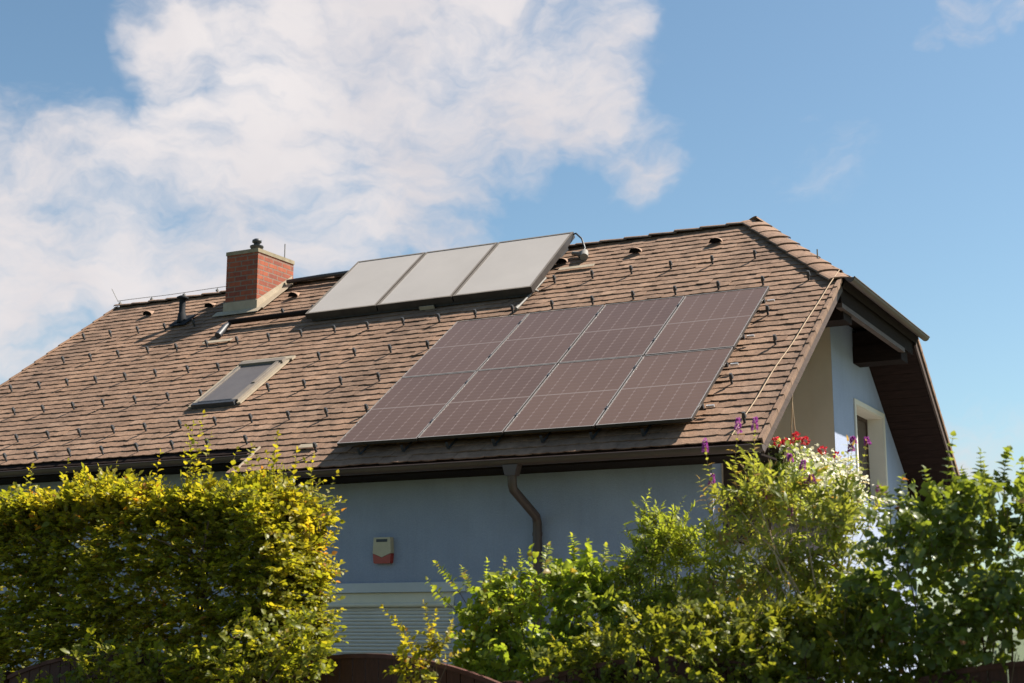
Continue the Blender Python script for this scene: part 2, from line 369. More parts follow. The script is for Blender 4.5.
# ridge and hip caps: half-round tiles, overlapping
def caps(name, p0, p1, length, rad, flat, parent, nrm=(0, 0, 1)):
    p0, p1 = np.array(p0, float), np.array(p1, float); L = np.linalg.norm(p1-p0); n = int(round(L/length)); t = (p1-p0)/L
    nrm = np.array(nrm, float); side = np.cross(t, nrm); side /= np.linalg.norm(side); up = np.cross(side, t)
    V = []; Fc = []; tint = []
    for i in range(n):
        a, b_ = p0+t*L*i/n, p0+t*L*(i+1.10)/n
        tv = float(np.clip(rng.normal(.55, .2), 0, 1)); K = 9; b = len(V); jr = rng.normal(0, .004)
        for k in range(K):
            w = math.pi*(k/(K-1)); cx, cz = math.cos(w)*rad, (math.sin(w)*flat)
            for (P, e, off) in ((a, .022+jr, 0), (a, .004+jr, 0), (b_, .0+jr, 0)):
                V.append(P+side*cx*(1+e*1.2)+up*(cz+e))
        for k in range(K-1):
            q = b+3*k; Fc += [(q, q+3, q+4, q+1), (q, q+2, q+5, q+3)]
        tint += [tv]*(3*K)
    return tinted(name, [tuple(v) for v in V], Fc, tint, M['tile'], parent)
caps('ridge_cap', (XL-.02, YR, ZR-.045), (XA+.05, YR, ZR-.045), .40, .14, .058, roof)
hb = np.array(rf(XV+.02, SB-.06, .0)); ha = np.array(rf(XA, SR, 0)); hn = np.array([.30, -.50, .80])
caps('hip_cap', hb, ha, .36, .170, .036, roof, hn)
hb2 = np.array(rb(XV+.02, SB-.06, .0)); ha2 = np.array(rb(XA, SR, 0))
caps('hip_cap', hb2, ha2, .36, .165, .075, rear, np.array([.30, .50, .80]))

# verge: one lapped side tile per course, and the verge board under it
def verge(fn, x, sgn, s0, s1, par):
    V = []; Fc = []; tint = []; s = s0
    while s < s1-.05:
        e = min(s+.335, s1); b = len(V)
        for (ss, up) in ((s, .044), (e, .030)):
            for (dx, o) in ((-.015, up), (.030, up), (.030, -.028), (.014, -.028), (.014, up-.018), (-.015, up-.018)):
                V.append(fn(x+sgn*dx, ss, o))
        for k in range(6): Fc.append((b+k, b+(k+1) % 6, b+6+(k+1) % 6, b+6+k))
        Fc.append(tuple(b+k for k in range(5, -1, -1))); Fc.append(tuple(b+6+k for k in range(6)))
        tint += [float(np.clip(rng.normal(.62, .12), 0, 1))]*12; s += .3228
    o = tinted('verge_tile', V, Fc, tint, M['tile'], par); return o
verge(rf, XV, 1, -.01, SB-.02, roof); verge(rb, XV, 1, -.01, SB-.02, rear)
verge(rf, XL, -1, SSTEP, SR-.05, roof); verge(rb, XL, -1, 0, SR-.05, rear)
for fn, nn in ((rf, nf), (rb, nb_)):
    vb = MB(); vb.prism([fn(XV-.022, .02, -.03), fn(XV-.022, SB-.02, -.03), fn(XV-.022, SB-.02, -.15), fn(XV-.022, .02, -.15)], (.028, 0, 0))
    vb.build('verge_board', M['wood_beam'], house)
for fn in (rf, rb):
    s_end = SB-.05; vt = MB()
    n = 22
    for i in range(n):
        a, b = .25+(s_end-.25)*i/n, .25+(s_end-.25)*(i+.975)/n
        p = [fn(GX-.02, a, -.145), fn(XV-.03, a, -.145), fn(XV-.03, b, -.145), fn(GX-.02, b, -.145)]
        vt.prism(p, np.array(fn(0, 0, -.018))-np.array(fn(0, 0, 0)))
    vt.build('verge_soffit', M['soffit'], house)

# walls
w = MB()
# front wall: right part and, set back, left part
zt = ZE+.70*SA-.16
def wall_front(mb, x0, x1, y, zt, holes):
    "wall with rectangular openings, 0.3 thick"
    xs = sorted({x0, x1, *[h[0] for h in holes], *[h[1] for h in holes]}); zs = sorted({0, zt, *[h[2] for h in holes], *[h[3] for h in holes]})
    for i in range(len(xs)-1):
        for j in range(len(zs)-1):
            cx, cz = (xs[i]+xs[i+1])/2, (zs[j]+zs[j+1])/2
            if any(h[0] < cx < h[1] and h[2] < cz < h[3] for h in holes): continue
            mb.box(xs[i], xs[i+1], y, y+.3, zs[j], zs[j+1])
wl = -10.62; wr = -8.60
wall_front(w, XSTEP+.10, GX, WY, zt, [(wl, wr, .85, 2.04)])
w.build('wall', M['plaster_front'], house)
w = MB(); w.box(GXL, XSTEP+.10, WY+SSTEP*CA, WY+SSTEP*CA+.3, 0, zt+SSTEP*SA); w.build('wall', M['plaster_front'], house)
w = MB(); w.box(GXL, GX, WYB-.3, WYB, 0, zt); w.build('wall', M['plaster'], house)
# left gable
w = MB(); w.prism([(GXL, WY+.75, 0), (GXL, WYB-.3, 0), (GXL, WYB-.3, zt+.1), (GXL, YR, ZR-.25), (GXL, WY+.75, zt+.4)], (.3, 0, 0)); w.build('wall', M['plaster'], house)
# right gable: ground storey, then the projecting half behind the balcony with a deep window
LY = 19.95; FZ = 2.75
wz0, wz1, wy0, wy1 = 3.56, 4.86, 21.12, 22.78
zs_ = lambda y: ZR-abs(y-YR)*math.tan(AL)-.20
HS = 4.41+EYE     # hip soffit height
g = MB()
gy0, gy1, gz1 = 15.72, 17.2, 2.35
g.box(GX-.3, GX, WY+.3, gy0, 0, FZ); g.box(GX-.3, GX, gy1, WYB-.3, 0, FZ); g.box(GX-.3, GX, gy0, gy1, gz1, FZ)
g.box(GX-.3, GX, LY, wy0, FZ, HS+.3); g.box(GX-.3, GX, wy0, wy1, FZ, wz0)
ytop = wy1
g.prism([(GX, wy0, wz1), (GX, ytop, wz1), (GX, ytop, zs_(ytop)), (GX, YR+(ZR-.20-HS-.25)/math.tan(AL), HS+.25), (GX, wy0, HS+.25)], (-.3, 0, 0))
g.prism([(GX, wy1, FZ), (GX, WYB-.3, FZ), (GX, WYB-.3, zs_(WYB-.3)), (GX, wy1, zs_(wy1))], (-.3, 0, 0))
g.build('gable_wall', M['plaster'], house)
g = MB()   # balcony recess: return and back wall, warm bounce light painted in as cream
g.prism([(GX-.30, LY, FZ), (-7.3, LY, FZ), (-7.3, LY, ZR-.32), (XA-.1, LY, ZR-.32), (GX-.30, LY, HS+.22)], (0, .25, 0))
g.prism([(GX-.004, LY-.004, FZ), (GX-.302, LY-.004, FZ), (GX-.302, LY-.004, HS+.2), (GX-.004, LY-.004, HS+.2)], (0, .003, 0))
g.prism([(-7.3, 15.2, FZ), (-7.3, LY, FZ), (-7.3, LY, ZR-.3), (-7.3, 15.2, zs_(15.2))], (-.2, 0, 0))
g.box(-7.3, GX+.0, WY+.3, LY-.01, FZ-.2, FZ-.001)
g.build('recess_wall', M['plaster_bounce'], house)
# hip soffit, fascia, lip, purlin brackets
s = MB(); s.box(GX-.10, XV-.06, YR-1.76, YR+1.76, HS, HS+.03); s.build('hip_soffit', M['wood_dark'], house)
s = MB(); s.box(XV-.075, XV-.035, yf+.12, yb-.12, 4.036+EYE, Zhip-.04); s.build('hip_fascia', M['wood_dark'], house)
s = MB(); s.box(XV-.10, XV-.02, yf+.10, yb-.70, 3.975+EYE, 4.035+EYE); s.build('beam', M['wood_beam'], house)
for ya, yb2 in ((21.13, 21.53), (2*YR-21.53, 2*YR-21.13)):
    s = MB(); s.box(GX-.1, XV-.07, ya, yb2, 3.87+EYE, 4.12+EYE); s.box(GX-.1, XV-.20, ya+.02, yb2-.02, 4.12+EYE, 4.33+EYE); s.build('purlin_bracket', M['wood_dark'], house)
# lower rear purlin foot
s = MB(); s.box(GX-.1, XV-.07, WYB+.02, WYB+.3, ZE-.25, ZE+.05); s.build('purlin', M['wood_dark'], house)

# gutters
def gutter(name, p0, p1, r, parent, mat):
    m = MB(); p0, p1 = np.array(p0, float), np.array(p1, float); t = (p1-p0)/np.linalg.norm(p1-p0); sd = np.cross(t, (0, 0, 1))
    K = 11
    for rr, sg in ((r, 1), (r-.006, -1)):
        vs = []
        for P in (p0, p1):
            for k in range(K):
                w_ = math.pi+math.pi*k/(K-1); vs.append(P+sd*math.cos(w_)*rr+np.array([0, 0, 1])*math.sin(w_)*rr)
        fs = [(k, k+1, K+k+1, K+k) for k in range(K-1)]
        if sg < 0: fs = [tuple(reversed(f)) for f in fs]
        m.add(vs, fs, 0, True)
    for s_ in (-1, 1): m.tube([p0+sd*s_*r, p1+sd*s_*r], .011, 6)
    for P, ext in ((p0, t*.004), (p1, -t*.004)):
        m.prism([P+sd*math.cos(math.pi+math.pi*k/10)*(r-.003)+np.array([0, 0, 1])*math.sin(math.pi+math.pi*k/10)*(r-.003) for k in range(11)], ext)
    return m.build(name, mat, parent)
gt = gutter('gutter', (XSTEP+.12, YE-.045, ZE-.045), (XV+.05, YE-.045, ZE-.045), .068, house, M['gutter'])
q = rf(0, SSTEP, 0)
gutter('gutter', (XL-.03, q[1]-.045, q[2]-.045), (XSTEP+.06, q[1]-.045, q[2]-.045), .068, house, M['gutter'])
gutter('gutter', (XV+.05, 2*YR-YE+.045, ZE-.045), (XL, 2*YR-YE+.045, ZE-.045), .068, house, M['gutter'])
hg = gutter('hip_gutter', (XV+.14, yf-.08, Zhip-.01), (XV+.14, yb+.0, Zhip-.01), .058, house, M['gutter'])
for (xa, xb, y_, z_) in ((XSTEP+.12, XV-.05, YE+.035, ZE), (XL+.03, XSTEP, q[1]+.035, q[2]), (XL, XV-.05, 2*YR-YE-.06, ZE)):
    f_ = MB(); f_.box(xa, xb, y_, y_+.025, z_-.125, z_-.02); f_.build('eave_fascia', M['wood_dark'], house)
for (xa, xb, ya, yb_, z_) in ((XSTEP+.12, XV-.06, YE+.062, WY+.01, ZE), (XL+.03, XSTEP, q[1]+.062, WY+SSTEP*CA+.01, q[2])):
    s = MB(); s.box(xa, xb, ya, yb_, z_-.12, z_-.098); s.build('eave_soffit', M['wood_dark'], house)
# step closing piece with its flashing
s = MB(); s.prism([rf(XSTEP+.075, -.02, -.12), rf(XSTEP+.075, SSTEP+.1, -.12), rf(XSTEP+.075, SSTEP+.1, .03), rf(XSTEP+.075, -.02, .03)], (.02, 0, 0))
s.tube([rf(XSTEP+.06, SSTEP+.02, .04), (XSTEP+.0, q[1]+.02, q[2]-.16), (XSTEP-.30, YE+.55, ZE-.16)], .035, 8); s.build('step_flashing', M['flash'], house)
# downpipe
d = MB(); dx = -7.455
d.prism([(dx-.095, YE-.10, ZE-.10), (dx+.095, YE-.10, ZE-.10), (dx+.06, YE-.10, ZE-.22), (dx-.06, YE-.10, ZE-.22)], (0, .12, 0))
d.tube([(dx, YE-.04, ZE-.20), (dx, YE-.035, ZE-.32), (dx-.003, YE+.00, ZE-.37), (dx-.02, WY-.12, ZE-.62), (dx-.025, WY-.078, ZE-.69), (dx-.025, WY-.075, ZE-.80), (dx-.025, WY-.075, .1)], .052, 12)
for z in (ZE-.84, 1.2): d.tube([(dx-.025, WY-.075, z), (dx-.025, WY-.075, z+.04)], .058, 12)
d.build('downpipe', M['gutter'], house)

# shuttered window in the front wall
wn = MB(); wn.box(wl-.12, wr+.16, WY-.035, WY-.002, 2.04, 2.152); win = wn.build('window', M['trim_grey'], house, label='wide window closed by a grey roller shutter')
b = MB(); b.box(wl+.01, wr-.01, WY+.012, WY+.14, 1.875, 2.036); b.tube([(wl+.01, WY+.02, 1.895), (wr-.01, WY+.02, 1.895)], .03, 8); b.build('shutter_box', M['shutterbox'], win)
sh = MB(); z = 1.862
while z > .90:
    vs = [(wl+.03, WY+.055, z), (wr-.03, WY+.055, z), (wr-.03, WY+.042, z-.018), (wl+.03, WY+.042, z-.018), (wr-.03, WY+.055, z-.037), (wl+.03, WY+.055, z-.037), (wr-.03, WY+.075, z-.042), (wl+.03, WY+.075, z-.042)]
    sh.add(vs, [(3, 2, 1, 0), (5, 4, 2, 3), (7, 6, 4, 5)]); z -= .042
sh.box(wl+.03, wr-.03, WY+.08, WY+.10, .88, 1.87)
sh.build('roller_shutter', M['shutter'], win)
r_ = MB()
for x in (wl+.001, wr-.041): r_.box(x, x+.04, WY+.02, WY+.09, .86, 1.872)
r_.box(wl-.05, wr+.05, WY-.06, WY+.2, .82, .852); r_.build('shutter_rail', M['trim_grey'], win)

# gable window with cream surround
wn = MB(); X = GX
t = .075
wn.box(X+.002, X+.022, wy0-t, wy1+t, wz1, wz1+t); wn.box(X+.002, X+.022, wy0-t, wy0, wz0, wz1); wn.box(X+.002, X+.022, wy1, wy1+t, wz0, wz1)
wn.box(X-.28, X+.0, wy1-.012, wy1-.001, wz0, wz1); wn.box(X-.28, X+.0, wy0+.001, wy0+.012, wz0, wz1); wn.box(X-.28, X+.0, wy0+.013, wy1-.013, wz1-.012, wz1-.001)
gw = wn.build('window', M['trim_cream'], house, label='deep gable window with a cream surround')
s = MB(); s.box(X-.25, X+.05, wy0-.05, wy1+.05, wz0-.04, wz0-.001); s.build('sill', M['trim_cream'], gw)
s = MB(); s.box(X-.262, X-.25, wy0+.08, wy1-.08, wz0+.06, wz1-.07); s.build('pane', M['curtain_brown'], gw)
s = MB(); s.box(X-.28, X-.235, wy0+.013, wy0+.075, wz0, wz1-.013); s.box(X-.28, X-.235, wy1-.075, wy1-.013, wz0, wz1-.013); s.box(X-.28, X-.235, wy0+.075, wy1-.075, wz0, wz0+.055); s.box(X-.28, X-.235, wy0+.075, wy1-.075, wz1-.07, wz1-.013)
s.build('frame', M['wood_beam'], gw)
s = MB(); s.box(X-.2, X-.15, gy0, gy1, 0, gz1); s.build('door', M['dark_glass'], house)
# balcony
b = MB(); b.box(GX, -4.87, 15.28, 18.30, FZ-.18, FZ-.01); bal = b.build('balcony', M['wood_beam'], house)
b = MB()
y = 15.32
while y < 18.25: b.box(-4.93, -4.905, y, y+.11, FZ-.1, FZ+.75); y += .125
b.box(-4.96, -4.87, 15.28, 18.30, FZ+.75, FZ+.80)
for yy in (15.30, 18.27): b.box(GX, -4.93, yy-.012, yy+.012, FZ, FZ+.75)
b.build('railing', M['wood_beam'], bal)

# chimney
cx0, cx1, cy0, cy1, czt = -15.31, -14.66, 18.83, 19.82, 6.17+EYE
ch = MB()
def uvbox(mb, x0, x1, y0, y1, z0, z1): mb.box(x0, x1, y0, y1, z0, z1)
uvbox(ch, cx0, cx1, cy0, cy1, 5.05+EYE, czt)
chim = ch.build('chimney', M['brick'], house)
me = chim.data; uvl = me.uv_layers.new(name='UVMap')
for p in me.polygons:
    for li in p.loop_indices:
        c = me.vertices[me.loops[li].vertex_index].co
        u = c.x if abs(p.normal.y) > .5 else c.y+.125
        uvl.data[li].uv = (u, c.z)
cc = MB(); cc.box(cx0-.012, cx1+.012, cy0-.012, cy1+.012, czt+.001, czt+.065); cc.build('chimney_crown', M['crown'], chim)
fl = MB()    # stepped flashing round the stack
zb = lambda y: ZE+(y-YE)*math.tan(AL)
fl.prism([(cx1+.006, cy0-.02, zb(cy0)-.05), (cx1+.006, YR, ZR-.05), (cx1+.006, YR, ZR+.13), (cx1+.006, cy0-.02, zb(cy0)+.19)], (.02, 0, 0))
fl.prism([(cx0-.006, cy0-.02, zb(cy0)-.05), (cx0-.006, YR, ZR-.05), (cx0-.006, YR, ZR+.13), (cx0-.006, cy0-.02, zb(cy0)+.19)], (-.02, 0, 0))
fl.box(cx0-.005, cx1+.005, cy0-.022, cy0-.004, zb(cy0)-.06, zb(cy0)+.20)
a0 = (cy0-YE)/CA
fl.prism([rf(cx0-.16, a0-.13, .045), rf(cx1+.12, a0-.13, .045), rf(cx1+.12, a0+.02, .05), rf(cx0-.16, a0+.02, .05)], (0, .004, .012))
fl.prism([rf(cx1+.03, a0, .045), rf(cx1+.16, a0, .045), rf(cx1+.16, SR-.15, .045), rf(cx1+.03, SR-.15, .045)], (0, -.004, .012))
fl.build('chimney_flashing', M['flash'], chim)
pt = MB(); px_, py_ = (cx0+cx1)/2-.02, cy0+.40
pt.tube([(px_, py_, czt+.06), (px_, py_, czt+.20), (px_, py_, czt+.205), (px_, py_, czt+.235)], [.11, .10, .115, .115], 14)
pt.tube([(px_, py_, czt+.235), (px_, py_, czt+.29), (px_, py_, czt+.295), (px_, py_, czt+.335), (px_, py_, czt+.36)], [.055, .055, .08, .08, .04], 12)
pt.build('chimney_pot', M['black_metal'], chim)

# skylight (frame, blind, hood, flashing)
kx0, kx1, ks0, ks1 = -13.34, -12.59, 2.02, 3.27
sk = MB()
def slab(mb, x0, x1, s0, s1, o0, o1, mi=0):
    mb.hexa([rf(x0, s0, o0), rf(x1, s0, o0), rf(x1, s1, o0), rf(x0, s1, o0), rf(x0, s0, o1), rf(x1, s0, o1), rf(x1, s1, o1), rf(x0, s1, o1)], mi)
slab(sk, kx0, kx0+.045, ks0, ks1, .0, .085); slab(sk, kx1-.10, kx1, ks0, ks1, .0, .085); slab(sk, kx1-.085, kx1-.03, ks0+.5, ks1-.02, .085, .098)
slab(sk, kx0-.02, kx1+.02, ks1-.07, ks1+.03, .0, .105)
sky_l = sk.build('roof_window', M['skyframe'], house)
s = MB(); slab(s, kx0+.045, kx1-.10, ks0+.02, ks1-.07, .02, .072); s.build('blind', M['blind'], sky_l)
s = MB(); slab(s, kx0-.03, kx1-.03, ks0-.07, ks0-.002, .0, .086); slab(s, kx0+.05, kx1-.12, ks0, ks0+.025, .0, .09); s.build('apron', M['black_metal'], sky_l)
s = MB(); slab(s, kx1, kx1+.065, ks0-.05, ks1+.05, .03, .055); slab(s, kx0-.1, kx0, ks0-.05, ks1+.05, .03, .055); slab(s, kx0-.1, kx1+.1, ks1+.06, ks1+.16, .03, .06); s.build('flashing', M['flash'], sky_l)

# snow guards on every sixth half tile, staggered
def guard_mesh():
    mb = MB()
    mb.hexa([(-.018, -.014, .0), (.012, -.014, .0), (.012, .006, .0), (-.018, .006, .0), (-.015, -.022, .10), (.018, -.022, .10), (.018, -.004, .10), (-.015, -.004, .10)])
    mb.hexa([(-.018, -.028, .085), (.036, -.026, .078), (.036, .016, .078), (-.018, .014, .085), (-.006, -.020, .152), (.028, -.018, .145), (.028, .012, .145), (-.006, .010, .152)])
    return mb
rot_roof = Matrix(((1, 0, 0), (0, CA, -SA), (0, SA, CA))).to_euler()
gm = guard_mesh(); gm.v = [(x*.8, y*.85, z*.86) for x, y, z in gm.v]; g0 = gm.build('snow_guard', M['black_metal']); first = True
rows = {.49: [(-11.0, -4.9, 0)], .84: [(-18.3, -11.4, 0)], 1.455: [(-17.9, -4.9, 1)], 2.41: [(-17.9, -4.9, 0)], 3.345: [(-18.3, -4.9, 1)], 4.325: [(-18.2, -4.9, 0)], 5.31: [(-18.3, -5.6, 1)]}
# x positions: multiples of two tiles, rows alternate by one tile
spots = []
for s_, spans in rows.items():
    for x0, x1, ph in spans:
        if s_ == .84: xs = [-15.93+.605*k for k in range(-4, 8)]
        elif s_ == .49: xs = [-11.01+.605*k for k in range(0, 11)]
        elif s_ == 1.455: xs = [-16.24+.6045*k for k in range(-3, 20)]
        elif s_ == 2.41: xs = [-15.96+.6045*k for k in range(-3, 20)]
        elif s_ == 3.345: xs = [-16.27+.6045*k for k in range(-3, 20)]
        elif s_ == 4.325: xs = [-15.97+.6045*k for k in range(-3, 19)]
        else: xs = [-15.72+.604*k for k in range(-4, 17)]
        for x in xs:
            if not (x0 <= x <= x1): continue
            if -9.85 < x < -5.5 and .35 < s_ < 3.75: continue                      # behind the solar panels
            if kx0-.08 < x < kx1+.05 and 1.95 < s_ < 3.5: continue                  # skylight
            if cx0-.15 < x < cx1+.2 and s_ > 5: continue
            if -13.0 < x < -9.3 and s_ > 4.6: continue                              # behind the collectors
            spots.append((x, s_))
for i, (x, s_) in enumerate(spots):
    o = g0 if i == 0 else g0.copy()
    if i: col.objects.link(o)
    o.parent = roof
    o.location = Vector(rf(x+.065+rng.normal(0, .006), s_-.075+rng.normal(0, .008), .012)); o.rotation_euler = rot_roof

# vents: half-round cowls facing down-slope, mouth shade painted on a near-black face
def vent_mesh():
    mb = MB(); K = 11; vs = []
    for (y, r, h) in ((0, .100, .080), (.03, .095, .074), (.09, .075, .045), (.17, .03, .0)):
        for k in range(K):
            w_ = math.pi*k/(K-1); vs.append((math.cos(w_)*r, y, .014+math.sin(w_)*h))
    fs = [(j*K+k, j*K+k+1, (j+1)*K+k+1, (j+1)*K+k) for j in range(3) for k in range(K-1)]
    mb.add(vs, fs, 0, True)
    mb.add([(math.cos(math.pi*k/10)*.094, .006, .016+math.sin(math.pi*k/10)*.076) for k in range(11)], [tuple(range(11))], 1)
    return mb
v0 = None
me_t = M['tile']
for x, s_ in ((-17.27, 6.10), (-14.13, 6.08), (-9.20, 6.06), (-8.01, 6.09), (-6.77, 6.08), (-10.5, 6.08), (-15.9, 6.1)):
    if v0 is None: v0 = vent_mesh().build('roof_vent', [M['vent'], M['vent_shade']]); o = v0
    else: o = v0.copy(); col.objects.link(o)
    o.parent = roof; o.location = rf(x, s_-.06, .02); o.rotation_euler = rot_roof
# soil vent pipe
vp = MB(); b0 = np.array(rf(-16.08, 5.45, .03))
vp.prism([rf(-16.25, 5.30, .05), rf(-15.9, 5.30, .05), rf(-15.9, 5.70, .05), rf(-16.25, 5.70, .05)], (0, 0, .012))
vp.tube([b0, b0+[0, 0, .16], b0+[0, 0, .17], b0+[0, 0, .40]], [.085, .065, .055, .055], 12)
vp.tube([b0+[0, 0, .40], b0+[0, 0, .405], b0+[0, 0, .44], b0+[0, 0, .47]], [.055, .095, .10, .04], 12)
vp.build('vent_pipe', M['black_plastic'], house)
# lightning conductor: ridge wire on little stands, rod, and the cable down the verge
lw = MB()
for x in np.arange(XL, -15.4, .75): lw.tube([(x, YR, ZR+.02), (x, YR, ZR+.10)], .008, 5); lw.box(x-.02, x+.02, YR-.02, YR+.02, ZR+.04, ZR+.075)
lw.tube([(x, YR, ZR+.105+.006*math.sin(x*3)) for x in np.arange(XL-.05, -15.3, .3)], .006, 5)
lw.tube([(XL-.05, YR, ZR+.1), (XL-.22, YR, ZR+.36)], .006, 5)
lw.build('lightning_conductor', M['grey_metal'], house)
lw = MB(); lw.tube([(cx1-.12, cy1-.1, czt+.05), (cx1-.12, cy1-.1, czt+.36)], .009, 6); lw.build('lightning_rod', M['grey_metal'], house)
lw = MB(); lw.tube([(XV-.28, yf, Zhip+.30), (XV-.28, yf, Zhip+.42)], .010, 5); lw.build('lightning_rod', M['grey_metal'], house)
cb = MB()
ps = [rf(-4.93+.27*(s_/4.25)+.006*math.sin(s_*3), s_, .06+.006*math.sin(s_*5)) for s_ in np.linspace(.05, 4.35, 30)]
cb.tube(ps, .0065, 6); cb.build('verge_cable', M['rope'], house)
st = MB()
for k in (0, 1):
    st.tube([(-4.66-.02*k, 15.55, ZE+.75), (-4.75+.0*k, 15.75+.12*k, ZE+.35), (-4.85+.1*k, 16.05+.25*k, ZE-.15)], .007, 5)
st.build('hanging_string', M['rope'], house)

# ------------------------------------------------------------------ solar panels
OP = .165
pw, ph = (9.925-5.40)/4, (3.80-.275)/2
rails = empty('mounting_rack', rf(-9.9, .3, .05), label='metal rails and hooks carrying the eight dark solar panels', cat='panel rack')
for s_ in (.70, 1.72, 2.47, 3.50):
    mb = MB(); slab(mb, -9.86, -5.41, s_-.02, s_+.02, OP-.095, OP-.045); mb.build('rail', M['black_metal'], rails)
    mb = MB(); slab(mb, -5.38, -5.29, s_-.012, s_+.012, OP-.085, OP-.06); mb.build('rail_end', M['alu'], rails)
for s_ in (.50, 1.72, 2.47, 3.50):
    for x in np.arange(-9.6, -5.4, .605):
        mb = MB(); slab(mb, x-.015, x+.015, s_-.28 if s_ < 1 else s_-.05, s_+.05, .03, .036); slab(mb, x-.015, x+.015, s_-.28 if s_ < 1 else s_-.05, (s_-.27 if s_ < 1 else s_-.04), .036, OP-.05); mb.build('hook', M['black_metal'], rails)
plabels = {}
colw = ['first column from the skylight side', 'second column from the skylight side', 'third column from the skylight side', 'last column, beside the cable along the roof edge']
proto = None
for r in range(2):
    for c in range(4):
        x0 = -9.925+c*pw; s0 = .275+r*ph
        if proto is None:
            root = empty('solar_module', (0, 0, 0)); gp = .022; fw = .011
            mb = MB(); W, H = pw-gp, ph-gp
            def fb(x0_, x1_, y0_, y1_): mb.box(x0_, x1_, y0_, y1_, -.036, .004)
            fb(0, W, 0, fw); fb(0, W, H-fw, H); fb(0, fw, fw, H-fw); fb(W-fw, W, fw, H-fw)
            fr = mb.build('frame', [M['pvframe'], M['frame_shade']], root)
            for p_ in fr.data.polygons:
                if p_.normal.z < .5: p_.material_index = 1  # side faces take the darker copy, so shade is in their colour
            me = bpy.data.meshes.new('cell_sheet'); me.from_pydata([(fw, fw, 0), (W-fw, fw, 0), (W-fw, H-fw, 0), (fw, H-fw, 0), (fw, fw, -.03), (W-fw, fw, -.03), (W-fw, H-fw, -.03), (fw, H-fw, -.03)], [], [(0, 1, 2, 3), (7, 6, 5, 4), (0, 4, 5, 1), (2, 6, 7, 3), (1, 5, 6, 2), (3, 7, 4, 0)])
            uvl = me.uv_layers.new(name='UVMap')
            for i, uv in enumerate(((0, 0), (1, 0), (1, 1), (0, 1))): uvl.data[i].uv = uv
            me.materials.append(M['cells']); gl = bpy.data.objects.new('cell_sheet', me); col.objects.link(gl); gl.parent = root
            proto = root; o = root
        else: o = copy_tree(proto)
        o.location = rf(x0+gp/2, s0+gp/2, OP); o.rotation_euler = rot_roof
        o.rotation_euler.x += rng.normal(0, .0025); o.rotation_euler.y += rng.normal(0, .0025)
        tag(o, label='dark solar panel in the %s row, %s' % (('lower', 'upper')[r], colw[c]), cat='solar panel', group='dark photovoltaic panels on the roof')
# small dark clamps between panels
for c in range(1, 4):
    for s_ in (.70, 1.72, 2.47, 3.50):
        cl = MB(); x = -9.925+c*pw; slab(cl, x-.014, x+.014, s_-.03, s_+.03, OP-.02, OP+.010); cl.build('clamp', M['black_metal'], rails)

# ------------------------------------------------------------------ thermal collectors
tb, tt, ob, ot = 4.78, 6.62, .17, .285
cwid = (13.10-9.15)/3
def tp(x, q, h): # q along the collector, h out of it
    s_ = tb+(tt-tb)*q; o = ob+(ot-ob)*q; return rf(x, s_, o+h)
sup = empty('collector_support', rf(-13, 4.8, .05), label='dark support frame under the three pale solar collectors', cat='support frame')
for x in (-12.95, -11.85, -10.6, -9.35):
    mb = MB(); mb.prism([rf(x, tb+.05, .03), rf(x, tt-.05, .03), rf(x, tt-.05, ot-.10), rf(x, tb+.05, ob-.095)], (.05, 0, 0))
    mb.build('leg', M['black_metal'], sup)
mb = MB(); slab(mb, -13.02, -9.24, tb+.02, tb+.07, .03, ob-.095); mb.build('cross_rail', M['black_metal'], sup)
mb = MB(); slab(mb, -11.05, -10.80, tb-.03, tb-.01, .02, .075); mb.build('bracket', M['flash'], sup)
for c, lb in enumerate(('pale grey solar collector beside the chimney, first of the tilted row', 'pale grey solar collector in the middle of the tilted row of three', 'pale grey solar collector with the looping hose at its top corner')):
    x0, x1 = -13.10+c*cwid+.012, -13.10+(c+1)*cwid-.012
    root = empty('solar_collector', tp(x0, 0, 0), label=lb, cat='solar collector', group='pale thermal collectors near the ridge')
    mb = MB()
    def cb_(xa, xb, qa, qb, h0, h1): mb.hexa([tp(xa, qa, h0), tp(xb, qa, h0), tp(xb, qb, h0), tp(xa, qb, h0), tp(xa, qa, h1), tp(xb, qa, h1), tp(xb, qb, h1), tp(xa, qb, h1)])
    cb_(x0, x1, 0, .018, -.09, .006); cb_(x0, x1, .982, 1, -.09, .006); cb_(x0, x0+.035, .018, .982, -.09, .006); cb_(x1-.035, x1, .018, .982, -.09, .006)
    cb_(x0+.035, x1-.035, .018, .982, -.088, -.07)
    fr = mb.build('frame', [M['skyframe'], M['frame_shade']], root)
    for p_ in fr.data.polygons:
        if p_.normal.dot(Vector((0, -SA, CA))) < .5: p_.material_index = 1  # shade of the collector edges painted on by face direction
    mb = MB(); cb_(x0+.035, x1-.035, .018, .982, -.03, -.001); mb.build('cover_glass', M['collector_glass'], root)
